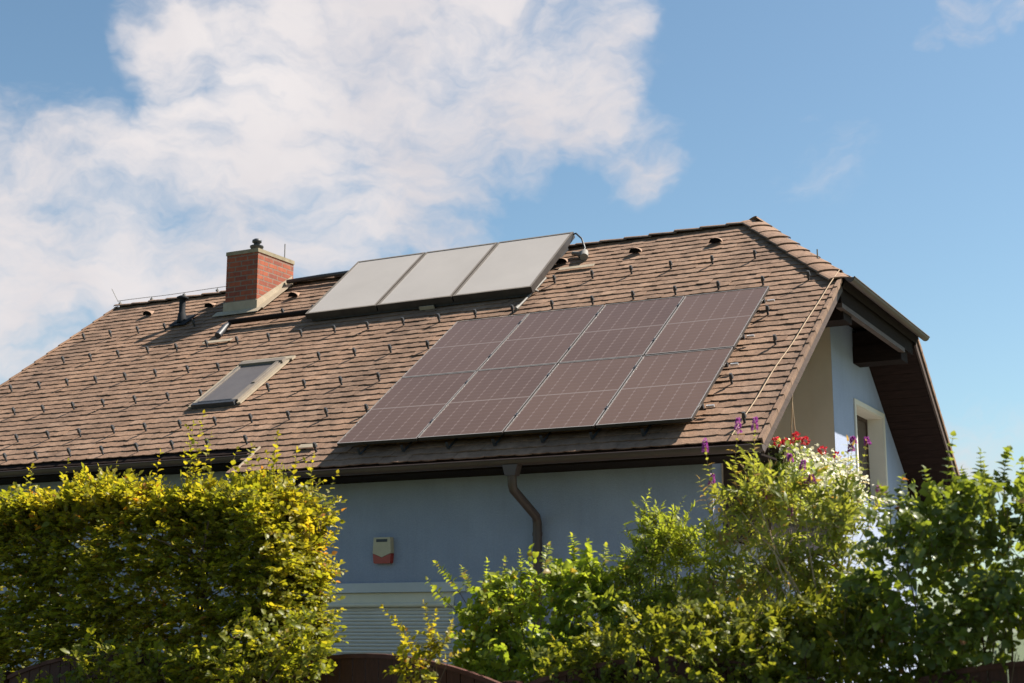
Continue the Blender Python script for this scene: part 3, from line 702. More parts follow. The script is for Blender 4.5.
# pipes
mb = MB(); a = [rf(-14.72, 4.99, .11), rf(-13.0, 5.02, .11)]
mb.tube(a, .045, 10); pr = mb.build('insulated_pipe', M['wood_dark'])
tag(pr, 'dark insulated pipe running from below the chimney to the collectors', 'pipe')
mb = MB(); mb.tube([rf(-14.70, 5.02, .10), rf(-14.73, 4.86, .09), rf(-14.72, 4.72, .07), rf(-14.70, 4.58, .06)], [.03, .05, .055, .055], 10); o = mb.build('pipe_elbow', M['black_metal']); o.parent = pr
mb = MB(); mb.tube([rf(-14.60, 6.63, .10), rf(-13.9, 6.63, .115), rf(-13.0, 6.63, .12)], .035, 10); o = mb.build('insulated_pipe', M['black_metal'])
tag(o, 'thin dark pipe along the ridge between chimney and collectors', 'pipe')
mb = MB()
mb.tube([tp(-9.21, .985, -.03), tp(-9.12, .99, -.02), rf(-8.98, 6.45, .22), rf(-8.90, 6.30, .12), rf(-8.90, 6.22, .09)], .014, 8)
ho = mb.build('hose', M['black_metal']); tag(ho, 'curved hose joining the collector corner to a roof outlet', 'hose')
mb = MB(); mb.tube([rf(-8.98, 6.24, .04), rf(-8.86, 6.16, .09), rf(-8.82, 6.02, .075)], [.05, .06, .062], 10); mb.tube([rf(-9.12, 6.30, .06), rf(-8.98, 6.24, .06)], .03, 8); o = mb.build('outlet', M['grey_metal']); o.parent = ho
mb = MB(); mb.tube([rf(-9.20, 5.37, .06), rf(-9.22, 5.0, .045), rf(-9.24, 4.35, .045)], .016, 8); mb.tube([rf(-9.24, 4.40, .045), rf(-9.24, 4.30, .05)], .028, 8); mb.tube([tp(-9.2, .03, -.05), rf(-9.17, 4.95, .03)], .02, 8)
o = mb.build('conduit', M['grey_metal']); tag(o, 'thin metal conduit on the tiles between collectors and solar panels', 'conduit')
# pale replacement patches of sheet metal on tiles
mb = MB(); slab(mb, -14.85, -14.30, 4.33, 4.42, .045, .052); slab(mb, -9.12, -8.55, 5.66, 5.75, .045, .052); slab(mb, -10.65, -10.40, .47, .56, .045, .052)
mb.build('tile_patch', M['flash'], house)

# alarm siren on the wall
a0, a1 = at(376.5, 538, WY), at(394, 563.5, WY)
sx0, sx1, sz1, sz0 = a0[0], a1[0], a0[2], a1[2]
sir = empty('alarm_siren', ((sx0+sx1)/2, WY, sz0), label='cream alarm siren box with red base on blue wall', cat='alarm siren')
mb = MB(); zc = sz0+.30*(sz1-sz0); mx_ = (sx0+sx1)/2
mb.prism([(sx0, WY-.004, zc+.03), (mx_, WY-.004, zc-.02), (sx1, WY-.004, zc+.03), (sx1-.012, WY-.004, sz1), (sx0+.012, WY-.004, sz1)], (0, -.075, 0)); mb.build('cover', M['white_plastic'], sir)
mb = MB(); mb.prism([(sx0+.01, WY-.004, sz0+.01), (sx0+.03, WY-.004, sz0), (sx1-.03, WY-.004, sz0), (sx1-.01, WY-.004, sz0+.01), (sx1, WY-.004, zc+.026), (mx_, WY-.004, zc-.024), (sx0, WY-.004, zc+.026)], (0, -.07, 0)); mb.build('lens', M['red_plastic'], sir)
mb = MB(); mb.box(sx0+.05, sx1-.05, WY-.083, WY-.08, sz1-.055, sz1-.02); mb.build('grille', M['black_metal'], sir)

# ------------------------------------------------------------------ ground
def ground_mat():
    m, nt, b = newmat('grassy_ground'); tc = N(nt, 'ShaderNodeTexCoord')
    n = N(nt, 'ShaderNodeTexNoise', i_Scale=3, i_Detail=8); nt.links.new(tc.outputs['Object'], n.inputs['Vector'])
    r = ramp(nt, n.outputs['Fac'], [(.35, (.035, .05, .018)), (.6, (.07, .09, .03)), (.75, (.11, .10, .05))]); nt.links.new(r.outputs[0], b.inputs['Base Color'])
    b.inputs['Roughness'].default_value = .95; bump(nt, b, n.outputs['Fac'], .6, .05); return m
mb = MB(); mb.add([(-600, -300, 0), (600, -300, 0), (600, 900, 0), (-600, 900, 0)], [(0, 1, 2, 3)]); mb.build('ground', ground_mat(), kind='structure')
M['path_bounce'] = noisy('concrete_path_bounce', (.17, .165, .155), (.23, .22, .205), 4, .9, .3, 60)
M['asphalt'] = noisy('asphalt', (.045, .045, .047), (.065, .064, .063), 30, .9, .5, 150)
mb = MB(); mb.box(-17.5, GX, 12.2, WY-.02, -.05, .004); mb.box(GX+.001, .5, 12.2, 27, -.05, .004); mb.build('path', M['path_bounce'], kind='structure')  # slab beside the gable is added to bounce neutral sunlight onto it
mb = MB(); mb.box(-60, 60, -3, 4.0, -.05, .004); mb.build('road', M['asphalt'], kind='structure')

# ------------------------------------------------------------------ fence
fence = empty('garden_fence', (-6, 9.2, 0), label='red-brown wooden garden fence with arched tops behind the shrubs', cat='fence')
FY = 9.25
for k in range(-3, 4):
    xm = -6.08+k*2.45; mb = MB(); nb = 20
    for i in range(nb):
        xa, xb = xm-1.15+2.3*i/nb+.004, xm-1.15+2.3*(i+1)/nb-.004
        za, zb_ = (1.43-.205*((x-xm)/1.15)**2 for x in (xa, xb))
        mb.prism([(xa, FY, .12), (xb, FY, .12), (xb, FY, zb_-.03), (xa, FY, za-.03)], (0, .022, 0))
    pan = mb.build('fence_panel', M['fence'], fence)
    mb = MB(); P = [(xm-1.16+2.32*i/16, 1.43-.205*((-1.16+2.32*i/16)/1.15)**2) for i in range(17)]
    for (xa, za), (xb, zb_) in zip(P, P[1:]):
        mb.prism([(xa, FY-.015, za-.032), (xb, FY-.015, zb_-.032), (xb, FY-.015, zb_), (xa, FY-.015, za)], (0, .055, 0))
    mb.build('capping', M['fence_edge'], pan)
    mb = MB(); mb.box(xm-1.265, xm-1.185, FY-.03, FY+.05, 0, 1.22); mb.box(xm-1.28, xm-1.17, FY-.045, FY+.065, 1.22, 1.25); mb.build('post', M['fence'], fence)

# ------------------------------------------------------------------ foliage
def norm(a): return a/np.maximum(np.linalg.norm(a, axis=-1, keepdims=True), 1e-9)
def rvec(n): return norm(rng.normal(size=(n, 3)))
SHAPES = {  # (along, half width, lift) rows between base and tip
    'ovate': [(.28, .36, .05), (.62, .33, .03)],
    'lance': [(.25, .16, .02), (.60, .15, -.02)],
    'heart': [(.10, .40, .05), (.38, .56, .06), (.70, .34, .0)],
    'round': [(.25, .45, .03), (.70, .46, .02)],
}
class Leaves:
    def __init__(s): s.P = []; s.D = []; s.Nn = []; s.L = []; s.t = []
    def add(s, P, D, Nn, L, t):
        s.P.append(P); s.D.append(D); s.Nn.append(Nn); s.L.append(L); s.t.append(t)
    def count(s): return sum(len(x) for x in s.L)
    def build(s, name, mat, parent, shape='ovate', droop=.12, **k):
        P = np.concatenate(s.P); D = norm(np.concatenate(s.D)); Nn = np.concatenate(s.Nn); L = np.concatenate(s.L); t = np.concatenate(s.t)
        B = norm(np.cross(Nn, D)); Nn = norm(np.cross(D, B)); n = len(L)
        rows = SHAPES[shape]; K = len(rows)
        loc = [(0, 0, 0)]
        for (a, w_, h) in rows: loc += [(a, 0, -droop*a*a), (a, w_, h+.10*w_*2-droop*a*a), (a, -w_, h+.10*w_*2-droop*a*a)]
        loc.append((1, 0, -droop*1.2)); loc = np.array(loc)
        V = P[:, None, :]+L[:, None, None]*(loc[None, :, 0:1]*D[:, None, :]+loc[None, :, 1:2]*B[:, None, :]+loc[None, :, 2:3]*Nn[:, None, :])
        nv = len(loc); tri = [(0, 1, 2), (0, 3, 1)]
        quads = []
        for i in range(K-1):
            m0, l0, r0 = 1+3*i, 2+3*i, 3+3*i; m1, l1, r1 = m0+3, l0+3, r0+3
            quads += [(m0, m1, l1, l0), (m0, r0, r1, m1)]
        m0, l0, r0 = 1+3*(K-1), 2+3*(K-1), 3+3*(K-1); tip = nv-1
        tri += [(m0, tip, l0), (m0, r0, tip)]
        base = (np.arange(n)*nv)[:, None, None]
        tr = (base+np.array(tri)[None]).reshape(-1)
        qd = (base+np.array(quads)[None]).reshape(-1) if quads else np.zeros(0, int)
        me = bpy.data.meshes.new(name); nt_, nq = n*len(tri), n*len(quads)
        me.vertices.add(n*nv); me.vertices.foreach_set('co', V.astype(np.float32).reshape(-1))
        me.loops.add(nt_*3+nq*4); me.loops.foreach_set('vertex_index', np.concatenate([tr, qd]).astype(np.int32))
        me.polygons.add(nt_+nq)
        me.polygons.foreach_set('loop_start', np.concatenate([np.arange(nt_)*3, nt_*3+np.arange(nq)*4]).astype(np.int32))
        me.polygons.foreach_set('loop_total', np.concatenate([np.full(nt_, 3), np.full(nq, 4)]).astype(np.int32))
        at_ = me.attributes.new('tint', 'FLOAT', 'POINT'); at_.data.foreach_set('value', np.repeat(np.clip(t, 0, 1), nv).astype(np.float32))
        me.materials.append(mat); me.update(calc_edges=True); me.validate()
        o = bpy.data.objects.new(name, me); col.objects.link(o)
        if parent is not None: o.parent = parent; o.location = -Vector(world_loc(parent))
        return tag(o, **k)
def tubes_np(P0, P1, r0, r1, mb):
    for a, b, x, y in zip(P0, P1, r0, r1): mb.tube([a, b], [x, y], 4, cap=False, smooth=False)
class Twigs:
    "many 3-sided twigs in one mesh"
    def __init__(s): s.A = []; s.B = []; s.r = []
    def add(s, A, B, r): s.A.append(A); s.B.append(B); s.r.append(np.full(len(A), r) if np.isscalar(r) else r)
    def path(s, pts, r0, r1):
        pts = np.array(pts); n = len(pts)-1; rr = np.linspace(r0, r1, n); s.add(pts[:-1], pts[1:], rr)
    def build(s, name, mat, parent):
        A = np.concatenate(s.A); B = np.concatenate(s.B); r = np.concatenate(s.r)[:, None]
        T_ = norm(B-A); U = norm(np.cross(T_, [.31, .2, .93])); W = np.cross(T_, U)
        ring = [U*math.cos(w_)+W*math.sin(w_) for w_ in (0, 2.094, 4.189)]
        V = np.stack([A+r*q_ for q_ in ring]+[B+r*.75*q_ for q_ in ring], 1).reshape(-1, 3)
        base = (np.arange(len(A))*6)[:, None, None]; F_ = (base+np.array([(0, 1, 4, 3), (1, 2, 5, 4), (2, 0, 3, 5)])[None]).reshape(-1, 4)
        me = bpy.data.meshes.new(name); me.from_pydata(V.tolist(), [], F_.tolist()); me.materials.append(mat)
        o = bpy.data.objects.new(name, me); col.objects.link(o)
        if parent is not None: o.parent = parent; o.location = -Vector(world_loc(parent))
        return o
def sprays(lv, tw, P0, D, Nn, length, nleaf, leafL, tint, spread=.9, droop=.12, jit=.35, rtw=.0025, lj=.25, t_sd=.16):
    "twigs with alternate leaves in the plane of the twig"
    n = len(P0); D = norm(D); B = norm(np.cross(Nn, D)); Nn = norm(np.cross(D, B))
    length = np.broadcast_to(length, n) if np.isscalar(length) else length
    ts = (np.arange(nleaf)+.6)/nleaf
    for j, t in enumerate(ts):
        sd = 1 if j % 2 else -1
        dd = np.array([0, 0, -1.])*droop*(t*t)*length[:, None]
        P = P0+D*(length*t)[:, None]+dd
        last = j == nleaf-1
        a = 0.15 if last else spread
        dirn = D*math.cos(a)+sd*B*math.sin(a)+rng.normal(0, jit*.5, (n, 3))
        nn = Nn+rng.normal(0, jit, (n, 3))
        l = leafL*(1+rng.normal(0, lj, n)).clip(.45, 1.5)*(1.0 if t < .75 else .85)
        lv.add(P, dirn, nn, l, tint+rng.normal(0, t_sd, n)+.10*(t-.5))
    if tw is not None:
        mid = P0+D*(length*.5)[:, None]+np.array([0, 0, -1.])*droop*.25*length[:, None]; end = P0+D*length[:, None]+np.array([0, 0, -1.])*droop*length[:, None]
        tw.add(P0, mid, rtw); tw.add(mid, end, rtw*.7)
def lump(p, sc, seed):
    "cheap lumpy field in -1..1"
    q = p*sc+seed*7.13
    return (np.sin(q[:, 0]*1.7+1.3*np.sin(q[:, 1]*1.1+q[:, 2]))+np.sin(q[:, 1]*2.1+1.7*np.sin(q[:, 2]*1.3+seed))+np.sin(q[:, 2]*1.9+1.2*np.sin(q[:, 0]*1.5)))/3
def shoot(lv, tw, p0, p1, nleaf, leafL, tint, bend=.08, r=.004, opp=False, start=.25, sp=.9):
    "single visible stem from p0 to p1 with leaves along it"
    p0, p1 = np.array(p0, float), np.array(p1, float); n = 8
    ts = np.linspace(0, 1, n+1); L = np.linalg.norm(p1-p0); b = rng.normal(0, bend*L, 3)
    pts = [p0+(p1-p0)*t+b*math.sin(t*math.pi)*.6 for t in ts]; tw.path(pts, r, r*.4)
    for k in range(nleaf):
        t = start+(1-start)*(k+.5)/nleaf; i = min(int(t*n), n-1); P = pts[i]+(pts[i+1]-pts[i])*(t*n-i); d = norm(pts[i+1]-pts[i])
        az = k*2.4+rng.normal(0, .4)
        u = norm(np.cross(d, [.3, .9, .2])); v = np.cross(d, u)
        for s_ in ((0, math.pi) if opp else (0,)):
            o_ = u*math.cos(az+s_)+v*math.sin(az+s_)
            D = d*math.cos(sp)+o_*math.sin(sp)-np.array([0, 0, .15]); nn = d*.8-o_*.5+np.array([0, 0, .5])
            lv.add(P[None], D[None], (nn+rng.normal(0, .25, 3))[None], np.array([leafL*rng.uniform(.7, 1.15)*(1 if t < .8 else .7)]), np.array([tint+rng.normal(0, .15)]))
    D = norm(pts[-1]-pts[-2]); lv.add(pts[-1][None], D[None], rvec(1), np.array([leafL*.6]), np.array([tint+.2]))

# --- hornbeam hedge: lumpy box, horizontal sprays pushing outwards
def hedge():
    x0, x1, y0, y1, ztop = -12.0, -6.98, 9.25, 10.12, 2.67
    root = empty('hornbeam_hedge', ((x0+x1)/2, 9.9, 0), label='tall clipped yellow-green hornbeam hedge in front of the house', cat='hedge')
    lv, tw = Leaves(), Twigs()
    def surf(n, face):
        if face == 'front': x = rng.uniform(x0, x1, n); z = rng.uniform(.75, ztop, n); p = np.stack([x, np.full(n, y0), z], 1); o = np.tile([0, -1., 0], (n, 1))
        elif face == 'back': x = rng.uniform(x0, x1, n); z = rng.uniform(.5, ztop, n); p = np.stack([x, np.full(n, y1), z], 1); o = np.tile([0, 1., 0], (n, 1))
        elif face == 'top': x = rng.uniform(x0, x1, n); y = rng.uniform(y0+.42, y1, n); p = np.stack([x, y, np.full(n, ztop)], 1); o = np.tile([0, 0, 1.], (n, 1))
        else: y = rng.uniform(y0, y1, n); z = rng.uniform(.5, ztop, n); p = np.stack([np.full(n, x1), y, z], 1); o = np.tile([1., 0, 0], (n, 1))
        return p, o
    def shapefix(p, o, depth):
        # rounded shoulders, lower part pulled back, lumpy face
        l = lump(p, 2.3, 3)*.14+lump(p, 5.5, 5)*.07
        q = p+o*(l-depth)[:, None]
        q[:, 2] += np.where(o[:, 2] > .5, .10*np.sin(p[:, 0]*1.3+.5)+.05*np.sin(p[:, 0]*3.1), 0)
        q[:, 2] += (-7.2-q[:, 0])*.03*q[:, 2]/ztop
        edge = np.clip((q[:, 2]-(ztop-1.05))/1.05, 0, 1)
        q[:, 1] += np.where(o[:, 1] < -.5, edge**1.4*.50, 0)
        q[:, 0] -= np.where(o[:, 0] > .5, edge**2*.34, 0)
        q[:, 1] += np.where(o[:, 1] < -.5, np.clip(1.5-q[:, 2], 0, 1)*np.where(q[:, 0] < -8.9, .9, .0), 0)
        return q
    for face, n in (('front', 5400), ('top', 2400), ('end', 2100), ('back', 1300)):
        p, o = surf(n, face)
        dep = np.abs(rng.normal(0, .14, n)); keep = np.ones(n, bool)
        if face in ('front', 'end'): keep = (lump(p*np.array([1, 1, 2.2]), 4.2, 9)+rng.normal(0, .35, n)) > -.42
        p, o, dep = p[keep], o[keep], dep[keep]; n = len(p)
        q = shapefix(p, o, dep+.12)
        if face == 'top': D = o*.75+rvec(n)*.75+np.array([0, -.2, .1])
        else: D = o*.9+rvec(n)*.55*np.array([1, 1, .55])+np.array([0, 0, .12])
        Nn = np.array([0, 0, 1.])+rvec(n)*.55+o*.25
        base = .50+.18*lump(q, 1.6, 2)
        tint = base+rng.normal(0, .13, n)
        sprays(lv, tw, q, D, Nn, rng.uniform(.13, .30, n), 10, .051, tint, spread=.95, droop=.10, t_sd=.13)
    # dark inside so the sky does not show through: inner leaves
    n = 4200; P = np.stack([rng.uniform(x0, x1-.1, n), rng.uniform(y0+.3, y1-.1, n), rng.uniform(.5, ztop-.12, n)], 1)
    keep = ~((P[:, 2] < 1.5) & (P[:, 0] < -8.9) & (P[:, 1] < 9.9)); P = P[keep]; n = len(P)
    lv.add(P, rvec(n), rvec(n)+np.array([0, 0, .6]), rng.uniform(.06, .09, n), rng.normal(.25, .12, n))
    # free shoots above the top and at the right end
    for (u, v, y, h) in ((196, 462, 9.8, .46), (186, 468, 9.8, .40), (203, 468, 9.8, .42), (60, 480, 9.9, .2), (110, 478, 9.7, .14), (150, 474, 9.9, .2), (235, 472, 9.8, .22), (262, 474, 9.9, .2), (283, 470, 9.8, .33), (300, 474, 9.7, .22), (24, 482, 9.8, .16), (322, 482, 9.6, .22)):
        p1 = at(u, v, y); p1[2] = max(p1[2], 2.7)
        q1 = p1+np.array([rng.normal(.02, .05), rng.normal(0, .05), h*.9]); q0 = p1-np.array([0, 0, .35])
        for s_ in range(3): shoot(lv, tw, q0+rng.normal(0, .03, 3), q1+rng.normal(0, .07, 3)*s_-np.array([0, 0, .09])*s_, 13, .062, .60, start=.1, sp=.85)
    for k in range(34):
        z = rng.uniform(1.3, 2.75); y = rng.uniform(9.2, 10.2); p0 = np.array([x1-.15, y, z]); p1 = p0+np.array([rng.uniform(.2, .42), rng.normal(-.06, .1), rng.normal(.04, .06)])
        shoot(lv, tw, p0, p1, 10, .055, .60, start=.2, sp=.9)
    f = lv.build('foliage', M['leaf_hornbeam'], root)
    for k in range(11):
        x = x0+.3+k*(x1-x0-.8)/10+rng.normal(0, .05); pts = [np.array([x, 9.78, 0])]
        for i in range(7): pts.append(pts[-1]+np.array([rng.normal(0, .05), rng.normal(0, .04), .36]))
        tw.path(pts, .035, .010)
        for i in range(2, 7):
            for s_ in range(3):
                e = pts[i]+np.array([rng.normal(0, .3), rng.choice([-1, 1])*rng.uniform(.12, .34), rng.uniform(.05, .3)]); e[0] = min(e[0], x1-.3); e[2] = min(e[2], ztop-.05); tw.path([pts[i], (pts[i]+e)/2+[0, 0, .03], e], .010, .004)
    tw.build('branches', M['bark'], root)
    return lv.count()

# --- general shrub: ellipsoid lobes filled with sprays on stems rising from the base
def shrub(name, label, cat, base, lobes, mat, shape, leafL, dens, nleaf=8, slen=(.12, .26), flat=.5, up=.25, tint=.45, spread=.9, droop=.12, bark='bark', inner=.28, seed=1, zmin=.6, gaps=.45, shoots=(), shl=.06, opp=False, flowers=None, group=None, stems=10, drp=.12):
    base = np.array(base, float)
    root = empty(name, tuple(base), label=label, cat=cat, group=group); lv, tw = Leaves(), Twigs()
    for (c, r) in lobes:
        c, r = np.array(c, float), np.array(r, float); area = 4*math.pi*((r[0]*r[1])**1.6/3+(r[0]*r[2])**1.6/3+(r[1]*r[2])**1.6/3)**(1/1.6)
        n = int(area*dens); u = rvec(n); rad = np.clip(1-np.abs(rng.normal(0, .22, n)), .3, 1)
        o = norm(u/r); p = c+u*r*rad[:, None]
        p = p+o*(lump(p, 3.2, seed)*.10*r.mean()/.4)[:, None]
        keep = (lump(p, 5.0, seed+4)+rng.normal(0, .4, n) > -gaps) & (p[:, 2] > zmin); p, o = p[keep], o[keep]; n = len(p)
        D = o*.8+rvec(n)*.75+np.array([0, 0, up]); Nn = np.array([0, 0, 1.])*(.4+flat)+rvec(n)*(1.1-flat)+o*.3
        tv = tint+.12*lump(p, 2.2, seed+1)+rng.normal(0, .10, n)
        sprays(lv, tw, p-D*.08, D, Nn, rng.uniform(*slen, n), nleaf, leafL, tv, spread=spread, droop=droop)
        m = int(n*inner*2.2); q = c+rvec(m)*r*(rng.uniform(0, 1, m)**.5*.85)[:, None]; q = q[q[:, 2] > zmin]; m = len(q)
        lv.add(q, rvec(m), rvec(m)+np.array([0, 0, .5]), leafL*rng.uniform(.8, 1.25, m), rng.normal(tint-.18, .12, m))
        for k in range(max(2, int(stems*r.mean()))):
            e = c+rvec(1)[0]*r*.75; b0 = base+np.array([rng.normal(0, .10), rng.normal(0, .08), 0]); mid = b0*.45+e*.55+np.array([0, 0, .15])+rng.normal(0, .06, 3)
            pts = [b0, b0*.7+mid*.3+np.array([0, 0, .12]), mid, mid*.45+e*.55, e]; tw.path(pts, .014, .004)
    for (p0, p1, nl) in shoots: shoot(lv, tw, p0, p1, nl, shl, tint+.18, opp=opp, sp=.85)
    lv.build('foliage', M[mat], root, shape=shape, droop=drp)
    tw.build('branches', M[bark], root)
    return root, lv.count()
counts = {}
counts['hedge'] = hedge()
def lob(u, v, Y, ru, rz, ry=.27):
    "lobe centred on a measured sight line at depth Y; radii in pixels across, pixels up, metres deep"
    c = at(u, v, Y); k = np.linalg.norm(c-np.array([0, 0, EYE]))/F_PX
    return (c, (ru*k, ry, rz*k))
def shs(L, Y): # shoots given as (u0,v0,u1,v1,n)
    return [(at(a, b, Y), at(c, d, Y+rng.normal(0, .06)), n) for a, b, c, d, n in L]
B0 = lambda u, Y: (at(u, 600, Y)[0], Y, 0)
_, counts['sapling'] = shrub('hornbeam_sapling', 'sparse young hornbeam shoots standing before the grey shutter', 'sapling', B0(425, 8.95),
    [lob(425, 668, 8.95, 34, 22, .16), lob(432, 640, 8.95, 14, 16, .08)], 'leaf_hornbeam', 'ovate', .045, 90, 8, (.10, .20), tint=.55, inner=.1, seed=2, zmin=.7, gaps=.2,
    shoots=shs([(425, 690, 383, 607, 28), (425, 690, 405, 628, 24), (425, 690, 396, 618, 24), (425, 690, 424, 603, 30), (425, 690, 436, 612, 24), (425, 690, 452, 622, 20), (426, 660, 462, 632, 10), (420, 680, 395, 655, 10), (428, 672, 466, 650, 12)], 8.95), shl=.050)
_, counts['dogwood'] = shrub('dogwood_shrub', 'light green rounded shrub between the grey shutter and the downpipe', 'shrub', B0(530, 9.9),
    [lob(488, 632, 9.85, 32, 46), lob(540, 622, 9.9, 50, 54), lob(592, 615, 9.9, 40, 56), lob(530, 668, 9.7, 80, 34), lob(575, 578, 9.95, 32, 22, .22), lob(505, 592, 9.9, 22, 18, .18)], 'leaf_dogwood', 'ovate', .056, 120, 8, (.12, .26), flat=.35, tint=.58, inner=.16, seed=5, spread=1.0, droop=.25, drp=.3,
    shoots=shs([(470, 610, 436, 563, 12), (475, 600, 462, 568, 10), (480, 600, 487, 561, 10), (520, 590, 520, 552, 10), (545, 580, 549, 545, 10), (570, 570, 572, 536, 12), (590, 570, 588, 541, 10), (600, 575, 606, 546, 10), (612, 590, 622, 556, 10), (455, 610, 428, 580, 8), (500, 600, 505, 560, 10)], 9.9), shl=.058, opp=True)
_, counts['elder'] = shrub('feathery_shrub', 'bright feathery green shrub with one tall spire under the eaves', 'shrub', B0(660, 10.25),
    [lob(660, 580, 10.25, 44, 62), lob(648, 540, 10.2, 18, 42, .16), lob(700, 570, 10.3, 32, 46), lob(668, 525, 10.25, 20, 24, .2), lob(640, 610, 10.1, 40, 40), lob(690, 620, 10.1, 50, 45)], 'leaf_feather', 'lance', .046, 165, 13, (.14, .28), flat=.3, tint=.74, inner=.06, up=.5, seed=8, gaps=.4, droop=.25, drp=.3, spread=.8,
    shoots=shs([(648, 540, 650, 490, 20), (645, 540, 634, 505, 12), (655, 545, 662, 506, 14), (660, 540, 684, 498, 14), (690, 550, 700, 520, 12), (640, 560, 626, 527, 12), (705, 550, 716, 530, 10)], 10.2), shl=.05)
bud, counts['buddleia'] = shrub('butterfly_bush', 'arching bush with narrow leaves and purple flower spikes near the balcony', 'shrub', B0(790, 10.2),
    [lob(768, 548, 10.2, 46, 56), lob(810, 560, 10.2, 60, 60), lob(752, 494, 10.25, 24, 30, .2), lob(800, 505, 10.2, 42, 32, .22), lob(850, 540, 10.1, 36, 55, .25), lob(770, 600, 10.0, 90, 50)], 'leaf_buddleia', 'lance', .070, 100, 9, (.16, .30), flat=.3, tint=.64, seed=11, gaps=.15, up=.45, droop=.25, drp=.35, spread=.75, bark='bark_pale', inner=.15,
    shoots=shs([(745, 520, 738, 432, 12), (755, 520, 755, 430, 12), (728, 520, 706, 452, 11), (730, 530, 712, 486, 9), (840, 530, 853, 446, 10), (845, 530, 866, 446, 12), (835, 540, 848, 442, 8), (800, 530, 802, 470, 10), (790, 520, 790, 462, 9), (770, 530, 764, 498, 8), (815, 520, 812, 482, 9), (860, 540, 880, 492, 8), (720, 540, 700, 480, 9)], 10.2), shl=.085, opp=True)
# purple spikes on the arching tips
tw_ = Twigs()
for (ua, va, ub, vb2, yy) in ((822, 640, 742, 512, 9.75), (815, 630, 757, 500, 9.8), (808, 640, 770, 530, 9.7), (790, 600, 735, 540, 9.8), (830, 650, 806, 520, 9.75)):
    pa, pb = at(ua, va, yy), at(ub, vb2, yy+.15); bnd = rng.normal(0, .04, 3); tw_.path([pa+(pb-pa)*t+bnd*math.sin(t*3.14) for t in np.linspace(0, 1, 9)], .009, .004)
tw_.build('dry_branch', M['bark_pale'], bud)
SP = [(738, 426, 7, 17), (755, 424, 6, 14), (705, 446, 6, 15), (712, 480, 6, 12), (853, 440, 6, 7), (867, 441, 5, 7), (803, 465, 6, 10), (812, 479, 6, 9), (790, 458, 5, 8), (764, 494, 5, 10), (806, 484, 5, 12), (880, 489, 9, 6), (851, 448, 6, 7), (790, 512, 5, 8)]
for (u, v, wpx, hpx) in SP:
    wpx *= .85; hpx *= .8; c = at(u, v, 10.2); k = np.linalg.norm(c-np.array([0, 0, EYE]))/F_PX; n = 90; fl_ = Leaves()
    t = rng.uniform(-.5, .5, n); rr = (wpx*.5*k)*(1-.75*(t+.5))*rng.uniform(.6, 1, n); az = rng.uniform(0, 6.28, n)
    tl = rng.normal(0, .15)
    P = c+np.stack([np.cos(az)*rr+tl*t*hpx*k, np.sin(az)*rr, t*hpx*k*1.15], 1)
    fl_.add(P, np.stack([np.cos(az), np.sin(az), rng.uniform(-.2, .6, n)], 1), rvec(n), np.full(n, .016), rng.uniform(0, 1, n))
    fl_.build('flower_spike', M['petal_purple'], bud, 'round')
_, counts['lilac'] = shrub('lilac_bush', 'large dark bush of heart-shaped leaves beside the gable', 'shrub', B0(960, 9.4),
    [lob(960, 590, 9.4, 76, 80, .45), lob(1015, 560, 9.4, 50, 80, .4), lob(900, 600, 9.5, 46, 60, .3), lob(930, 530, 9.5, 44, 42, .28), lob(985, 510, 9.4, 44, 36, .28), lob(1000, 640, 9.2, 90, 55, .4), lob(1075, 560, 9.5, 60, 90, .4), lob(880, 540, 9.6, 22, 34, .15), lob(868, 590, 9.7, 26, 46, .25), lob(905, 665, 9.5, 40, 34, .25)], 'leaf_lilac', 'heart', .049, 84, 8, (.14, .32), flat=.15, tint=.48, seed=14, gaps=.12, droop=.2, drp=.35, spread=1.0, inner=.22,
    shoots=shs([(945, 520, 953, 436, 9), (940, 520, 925, 470, 9), (975, 500, 980, 452, 9), (990, 500, 984, 466, 7), (1005, 500, 1009, 450, 9), (1020, 510, 1022, 462, 9), (905, 530, 903, 478, 10), (890, 530, 880, 485, 8), (965, 500, 962, 470, 8), (1000, 500, 996, 475, 7), (915, 540, 912, 500, 8)], 9.45), shl=.062, opp=True)
_, counts['privet'] = shrub('privet_bush', 'low small-leaved green bush under the feathery shrub', 'shrub', B0(690, 9.45),
    [lob(640, 655, 9.5, 70, 42, .3), lob(720, 640, 9.5, 60, 48, .3), lob(590, 668, 9.4, 60, 28, .25), lob(690, 680, 9.3, 110, 40, .3)], 'leaf_privet', 'ovate', .042, 170, 9, (.10, .20), flat=.35, tint=.52, seed=17, gaps=.35)
_, counts['privet2'] = shrub('privet_bush', 'low dim green bush below the purple flower spikes', 'shrub', B0(830, 9.45),
    [lob(818, 632, 9.85, 50, 46, .3), lob(790, 645, 9.5, 60, 48, .3), lob(850, 635, 9.5, 56, 55, .3), lob(830, 680, 9.3, 90, 40, .3)], 'leaf_privet', 'ovate', .046, 150, 9, (.10, .20), flat=.35, tint=.48, inner=.55, seed=19, gaps=.35)
_, counts['ivy'] = shrub('low_fence_plant', 'low leafy plant spilling over the fence under the hedge', 'plant', B0(215, 9.0),
    [lob(160, 668, 8.9, 60, 24, .15), lob(240, 662, 8.95, 60, 36, .2), lob(300, 655, 9.0, 36, 40, .2), lob(105, 664, 8.95, 44, 24, .15), lob(30, 692, 8.9, 60, 12, .15)], 'leaf_hornbeam', 'ovate', .046, 120, 9, (.10, .24), flat=.6, tint=.36, seed=23, gaps=.3, zmin=.9)

